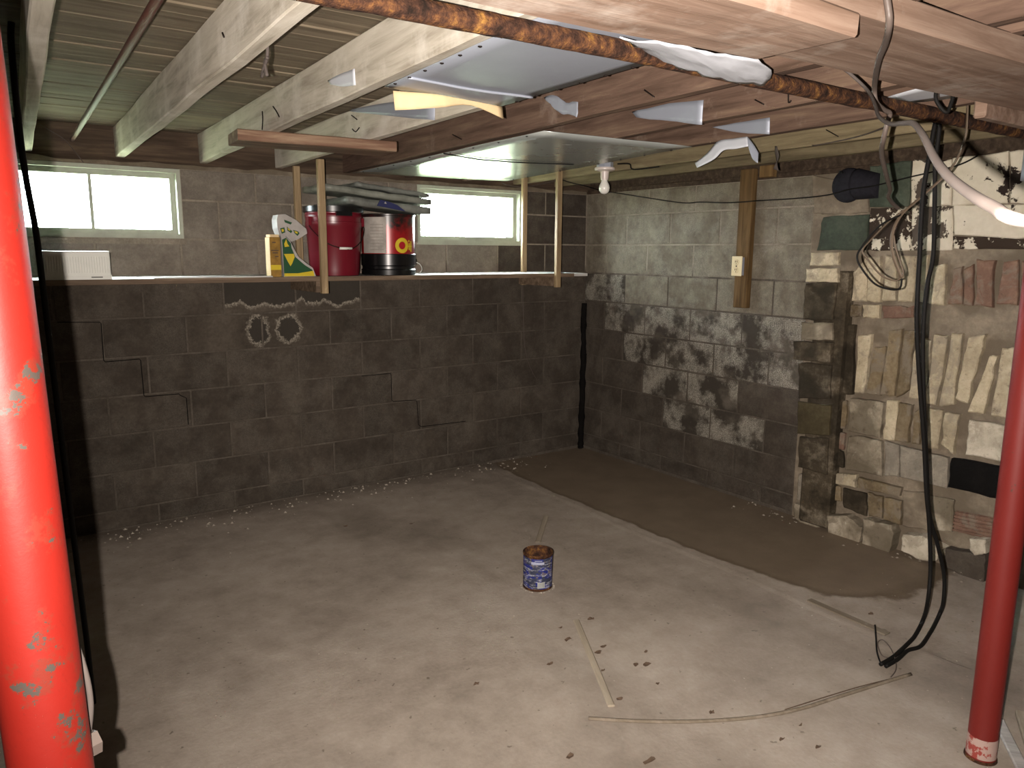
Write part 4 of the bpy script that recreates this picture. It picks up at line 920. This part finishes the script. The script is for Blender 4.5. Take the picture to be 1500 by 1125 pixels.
cable([(-0.8,-0.06,1.926),(-0.716,-0.06,1.911),(-0.591,-0.06,1.913),(-0.427,-0.06,1.947)]+[(-0.305,-0.073,1.976)], .003, M_GREYC, 'thin pale wire tacked over the small window', 'wire')
cable([(-0.599,-0.033,1.33)]+[(-0.582,-0.012,1.186),(-0.574,-0.012,0.994),(-0.566,-0.012,0.847),(-0.54,-0.012,0.723),(-0.49,-0.012,0.619),(-0.445,-0.012,0.555)], .0022, M_GREYC, 'thin string hanging down the back wall below the shelf', 'wire')
cable([(-0.779,-2.357,1.93)]+[(-0.808,-2.408,1.925),(-0.863,-2.564,1.925),(-0.933,-2.69,1.925),(-1.032,-2.816,1.925)], .003, M_GREYC, 'thin grey wire stretched under the joists to the cable bunch', 'wire')
cable([(-3.411,0.027,2.058),(-3.366,0.027,2.031),(-3.312,0.027,1.995)]+[(-3.276,-0.003,1.94),(-3.244,-0.003,1.891)], .0022, M_GREYC, 'fine pale wire trailing over the top of the wide window', 'wire')
cable([(-0.715,-1.088,1.967),(-0.72,-1.187,1.958),(-0.722,-1.223,1.926),(-0.733,-1.422,1.923)], .004, M_BLACK, 'short black wire along the yellowish joist beside the bulb socket', 'wire')
cable([(-1.682,-3.31,1.93),(-1.685,-3.315,1.899),(-1.689,-3.318,1.87),(-1.678,-3.331,1.844),(-1.668,-3.34,1.838),(-1.657,-3.342,1.862),(-1.651,-3.342,1.883),(-1.644,-3.339,1.917),(-1.637,-3.33,1.986)], .005, M_BLACK, 'dark cable loop behind the beam next to the pale tin sheet')
# cables strapped to the bright red post
cable([(-3.597, -1.802, 2.075), (-3.603, -1.804, 2.0), (-3.602, -1.806, 1.725), (-3.588, -1.796, 1.531), (-3.582, -1.77, 1.377), (-3.577, -1.757, 1.166), (-3.568, -1.745, .785), (-3.56, -1.722, .51), (-3.552, -1.71, .2), (-3.55, -1.705, .002)], .0085, M_BLACK, 'black cable hanging from the joists behind the bright red post', seg=8)
cable([(-3.752, -3.358, 1.814), (-3.744, -3.364, 1.5), (-3.737, -3.366, 1.22), (-3.723, -3.367, 1.15), (-3.705, -3.376, 1.08), (-3.688, -3.395, 1.0), (-3.683, -3.398, .95), (-3.687, -3.396, .91), (-3.695, -3.38, .86), (-3.7, -3.37, .7), (-3.7, -3.37, .4), (-3.7, -3.37, .006)], .0036, M_WHTC, 'white cable bulging out from the bright red post near its bolt', seg=8)

# ------------------------------------------------------------ things lying on the floor
def lath(nm, a, b, wd, ht, mat, label, seed=0): 
    o = timber(nm, (a[0], a[1], .001), (b[0], b[1], .001), wd, ht, mat, seed=seed, seg=4, jit=.001); return tag(o, label, 'stick')
M_DUST = wood('dusty_lath', '83796a', '978c7b', 'a89d8b')
lath('wood_stick', (-1.872, -2.17), (-2.157, -2.69), .026, .008, M_DUST, 'dusty flat wooden stick on the floor amid leaf scraps')
lath('wood_stick', [(-1.213,-1.121,0.0)][0], [(-1.487,-1.406,0.0)][0], .03, .005, M_DUST, 'dusty wooden stick behind the coffee can', 3)
M_DUSTD = wood('grimy_lath', '5d5447', '6f6557', '81766a')
sp = smoothpts([(-2.263,-2.697,0.004),(-2.15,-2.792,0.004),(-2.027,-2.881,0.004),(-1.892,-2.961,0.004),(-1.762,-3.02,0.004),(-1.634,-3.058,0.004),(-1.512,-3.081,0.004),(-1.323,-3.117,0.004),(-1.141,-3.153,0.004)], 4)
tag(tube('bent_strip', sp, .006, M_DUSTD, k=1, seg=6, flat=.4), 'long curved dusty strip lying on the floor before the black cables', 'strip')
tag(tube('thin_twig', [(a, b, .005) for a, b, c in [(-1.703,-3.029,0.004),(-1.554,-3.057,0.004),(-1.371,-3.094,0.004),(-1.251,-3.125,0.004)]], .002, M_LEAF, seg=5), 'thin dark twig beside the curved dusty strip', 'twig')
lath('wood_board', [(-1.19,-3.457,0.0)][0], [(-1.401,-3.613,0.0)][0], .035, .012, M_SHELF, 'pale board lying on the floor behind the dull red post', 5)
lath('wood_board', [(-1.093,-3.488,0.0)][0], [(-1.291,-3.598,0.0)][0], .04, .02, M_DUST, 'dusty board lying beside the pale board by the post', 6)
lath('kerb_lath', [(-0.92,-2.595,0.0)][0], [(-0.93,-2.949,0.0)][0], .04, .006, M_DUSTD, 'dusty lath bedded along the edge of the floor slab', 7)
LV = [(603,768,.02),(506,772,.014),(866,908,.022),(832,938,.028),(821,921,.012),(884,948,.018),(877,957,.022),(806,974,.02),(883,983,.012),(932,975,.018),(948,975,.022),(963,1003,.012),(908,1026,.02),(834,1110,.02),(952,1117,.028),(698,1003,.018),(946,956,.012),(1275,901,.02),(1290,1080,.02),(1160,1040,.01)]
for i, P in enumerate([(-1.898,-0.802,0.0),(-2.214,-0.639,0.0),(-1.812,-2.194,0.0),(-1.996,-2.269,0.0),(-1.962,-2.181,0.0),(-1.918,-2.385,0.0),(-1.963,-2.409,0.0),(-2.162,-2.37,0.0),(-2.032,-2.509,0.0),(-1.908,-2.551,0.0),(-1.875,-2.573,0.0),(-1.935,-2.682,0.0),(-2.107,-2.677,0.0),(-2.433,-2.808,0.0),(-2.252,-2.959,0.0),(-2.451,-2.326,0.0),(-1.814,-2.505,0.0),(-0.826,-2.819,0.0),(-1.785,-3.203,0.0),(-1.734,-3.107,0.0),(-1.844,-3.118,0.0),(-1.91,-2.901,0.0)]):
    r = .75*(LV[i][2] if i < len(LV) else .015); V = []; n = 8; a0 = random.uniform(0, 6)
    for k in range(n):
        a = 2*pi*k/n; q = r*(.5+.5*random.random()); V.append((q*math.cos(a+a0)*1.3, q*math.sin(a+a0)*.7, .002+.008*random.random()))
    V.append((0, 0, .002)); Fc = [(k, (k+1) % n, n) for k in range(n)]
    o = mesh('dead_leaf', V, Fc, M_LEAF, None, loc=P); md = o.modifiers.new('thickness', 'SOLIDIFY'); md.thickness = .0015; md.offset = 1
    tag(o, 'curled brown leaf scrap on the concrete floor', 'leaf', 'leaf scraps on the floor')
# crumbs of fallen mortar, uncountable
V, Fc = [], []
LAID = [(Vector(a[:2]), Vector(b_[:2])) for a, b_ in zip(sp[:-1], sp[1:])]+[(Vector((-.93, -2.6)), Vector((-.95, -2.96)))]+[(Vector(a[:2]), Vector(b_[:2])) for a, b_ in zip(PE[:-1], PE[1:])]
def crumb(x, y, s):
    c = Vector((x, y))
    for a, b_ in LAID:
        t = max(0, min(1, (c-a).dot(b_-a)/((b_-a).length_squared+1e-9)))
        if (a.lerp(b_, t)-c).length < .035+s: return
    b = len(V)
    for k in range(4):
        a = 2*pi*k/4+random.random(); V.append((x+s*math.cos(a)*random.uniform(.6, 1.2), y+s*math.sin(a)*random.uniform(.6, 1.2), 0.001))
    V.append((x, y, s*random.uniform(.5, 1.)))
    Fc.extend([(b, b+1, b+4), (b+1, b+2, b+4), (b+2, b+3, b+4), (b+3, b, b+4), (b+3, b+2, b+1, b)])
for i in range(420):
    x = random.uniform(-4.4, -.5); y = -.015-abs(random.gauss(0, .13)); crumb(x, y, random.choice((.003, .004, .005, .008, .012)))
for i in range(160): crumb(random.uniform(-3.4, -.95), random.uniform(-2.6, -.2), random.choice((.002, .003, .004)))
for i in range(120): crumb(random.uniform(-1.9, -.1), random.uniform(-3.5, -2.6), random.choice((.002, .003, .004)))
for i in range(80): crumb(-.03-abs(random.gauss(0, .1)), random.uniform(-3.4, -1.6), random.choice((.004, .006, .009)))
for i in range(50):
    a = random.uniform(0, 2*pi); crumb(-1.8+.074*math.cos(a), -1.815+.074*math.sin(a), random.choice((.004, .006)))
o = mesh('mortar_crumbs', V, Fc, M_CRUMB); o['kind'] = 'stuff'; tag(o, 'crumbs of fallen mortar scattered along the walls and floor', 'debris')
